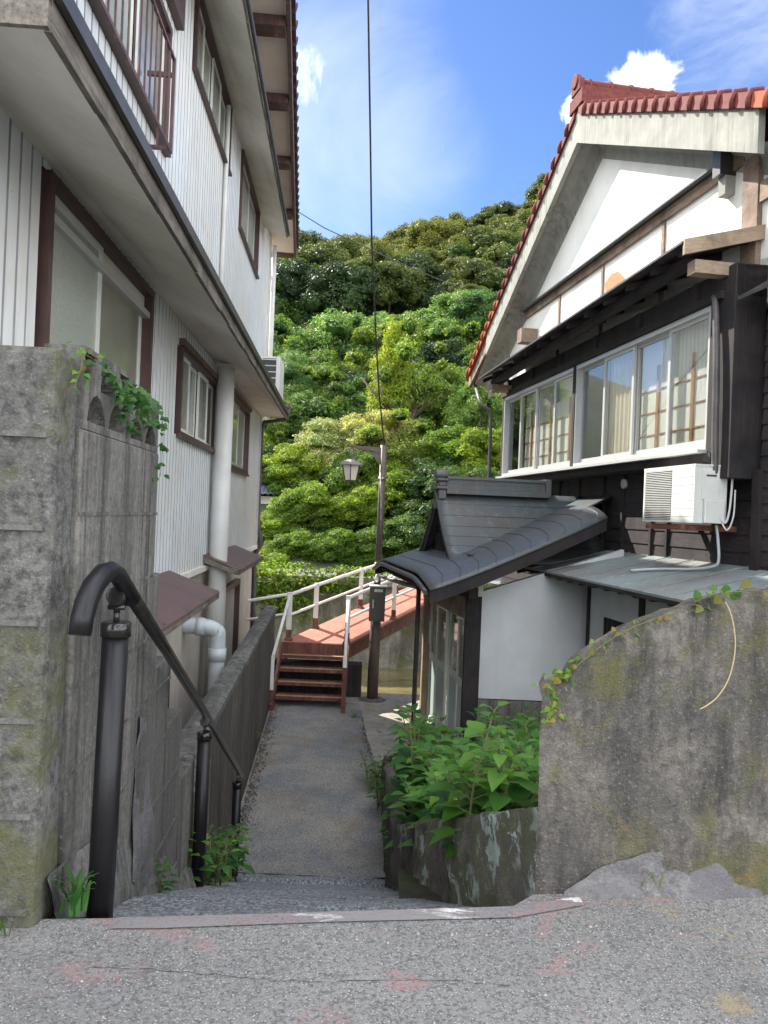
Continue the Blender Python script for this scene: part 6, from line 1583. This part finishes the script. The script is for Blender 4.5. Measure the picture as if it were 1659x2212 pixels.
o = mb.build('leaf_litter', simple('litter', (.12, .085, .05), (.05, .04, .028), 60, .9)); o['kind'] = 'stuff'; o['label'] = 'brown leaf litter along both edges of the path'; o['category'] = 'litter'
# ================================================================== LIGHT
W = bpy.data.worlds.new('World'); S.world = W; W.use_nodes = True; nt = W.node_tree; nt.nodes.clear()
out = nt.nodes.new('ShaderNodeOutputWorld'); bg = nt.nodes.new('ShaderNodeBackground'); sky = nt.nodes.new('ShaderNodeTexSky')
SUN_AZ = rad(-44); SUN_EL = rad(40.5)      # azimuth measured from +Y, negative = left
sky.sky_type = 'NISHITA'; sky.sun_disc = False; sky.sun_elevation = SUN_EL; sky.sun_rotation = SUN_AZ; sky.air_density = 1.0; sky.dust_density = .3; sky.ozone_density = 2.5; sky.altitude = 0
tc = nt.nodes.new('ShaderNodeTexCoord')
def nd(ty, **k):
    n = nt.nodes.new(ty)
    for a, b in k.items(): setattr(n, a, b)
    return n
# thin clouds laid out on the sky sphere by direction
def cloud(u, v, size, sc, lo, hi, gain, stretch=(1, 1, 1)):
    d = ray(u, v).normalized()
    dot = nd('ShaderNodeVectorMath', operation='DOT_PRODUCT'); nt.links.new(tc.outputs['Generated'], dot.inputs[0]); dot.inputs[1].default_value = d
    mr = nd('ShaderNodeMapRange'); mr.inputs[1].default_value = math.cos(size); mr.inputs[2].default_value = 1; nt.links.new(dot.outputs['Value'], mr.inputs[0])
    mp = nd('ShaderNodeMapping'); mp.inputs['Scale'].default_value = stretch; nt.links.new(tc.outputs['Generated'], mp.inputs[0])
    no = nd('ShaderNodeTexNoise'); no.inputs['Scale'].default_value = sc; no.inputs['Detail'].default_value = 8; no.inputs['Roughness'].default_value = .62; no.inputs['Distortion'].default_value = .5; nt.links.new(mp.outputs[0], no.inputs['Vector'])
    ad = nd('ShaderNodeMath', operation='MULTIPLY_ADD'); nt.links.new(mr.outputs[0], ad.inputs[0]); ad.inputs[1].default_value = .42; nt.links.new(no.outputs['Fac'], ad.inputs[2])
    m2 = nd('ShaderNodeMapRange'); m2.interpolation_type = 'SMOOTHSTEP'; m2.inputs[1].default_value = lo; m2.inputs[2].default_value = hi; m2.inputs[4].default_value = gain; nt.links.new(ad.outputs[0], m2.inputs[0]); 
    m3 = nd('ShaderNodeMath', operation='MULTIPLY'); sm_ = nd('ShaderNodeMapRange'); sm_.inputs[1].default_value = 0; sm_.inputs[2].default_value = .25; nt.links.new(mr.outputs[0], sm_.inputs[0]); nt.links.new(m2.outputs[0], m3.inputs[0]); nt.links.new(sm_.outputs[0], m3.inputs[1])
    return m3.outputs[0]
FILL_CLD = 23
hs = nd('ShaderNodeHueSaturation'); hs.inputs['Saturation'].default_value = 1.2; hs.inputs['Hue'].default_value = .512; nt.links.new(sky.outputs[0], hs.inputs['Color']); col = hs.outputs[0]
for c_ in (cloud(1395, 195, rad(3.0), 20, .64, .80, 1.0), cloud(1258, 238, rad(1.6), 26, .66, .80, .9), cloud(655, 165, rad(2.2), 16, .70, .95, .35, (3, 3, .8)), cloud(1600, 60, rad(8), 6, .68, 1.05, .25, (1, 1, 2.5)), cloud(700, 300, rad(12), 3, .60, 1.0, .25)):
    mx = nd('ShaderNodeMix', data_type='RGBA'); nt.links.new(c_, mx.inputs[0]); nt.links.new(col, mx.inputs[6]); mx.inputs[7].default_value = (8, 8.2, 8.4, 1); col = mx.outputs[2]
# broad broken cloud bank behind and above the viewer, added to brighten shade
dot = nd('ShaderNodeVectorMath', operation='DOT_PRODUCT'); nt.links.new(tc.outputs['Generated'], dot.inputs[0]); dot.inputs[1].default_value = (.12, .93, .33)
m1 = nd('ShaderNodeMapRange'); m1.interpolation_type = 'SMOOTHSTEP'; m1.inputs[1].default_value = .70; m1.inputs[2].default_value = .45; nt.links.new(dot.outputs['Value'], m1.inputs[0])
no = nd('ShaderNodeTexNoise'); no.inputs['Scale'].default_value = 2.6; no.inputs['Detail'].default_value = 7; no.inputs['Roughness'].default_value = .6; nt.links.new(tc.outputs['Generated'], no.inputs['Vector'])
m2 = nd('ShaderNodeMapRange'); m2.interpolation_type = 'SMOOTHSTEP'; m2.inputs[1].default_value = .36; m2.inputs[2].default_value = .56; nt.links.new(no.outputs['Fac'], m2.inputs[0])
m3 = nd('ShaderNodeMath', operation='MULTIPLY'); nt.links.new(m1.outputs[0], m3.inputs[0]); nt.links.new(m2.outputs[0], m3.inputs[1])
mx = nd('ShaderNodeMix', data_type='RGBA'); nt.links.new(m3.outputs[0], mx.inputs[0]); nt.links.new(col, mx.inputs[6]); mx.inputs[7].default_value = (FILL_CLD*.95, FILL_CLD*.99, FILL_CLD*1.04, 1); col = mx.outputs[2]
nt.links.new(col, bg.inputs[0]); bg.inputs[1].default_value = .064; nt.links.new(bg.outputs[0], out.inputs[0])
sd = bpy.data.lights.new('sun', 'SUN'); sd.energy = 3.7; sd.angle = rad(.53); sd.color = (1, .95, .86); so = bpy.data.objects.new('sun', sd); COL.objects.link(so)
dirv = Vector((math.sin(SUN_AZ)*math.cos(SUN_EL), math.cos(SUN_AZ)*math.cos(SUN_EL), math.sin(SUN_EL)))
so.rotation_euler = dirv.to_track_quat('Z', 'Y').to_euler(); so.location = (-20, 20, 40)
S.view_settings.view_transform = 'Standard'; S.view_settings.look = 'None'; S.view_settings.gamma = 1; S.view_settings.exposure = 1.72
try: S.cycles.max_bounces = 8; S.cycles.transparent_max_bounces = 12
except Exception: pass
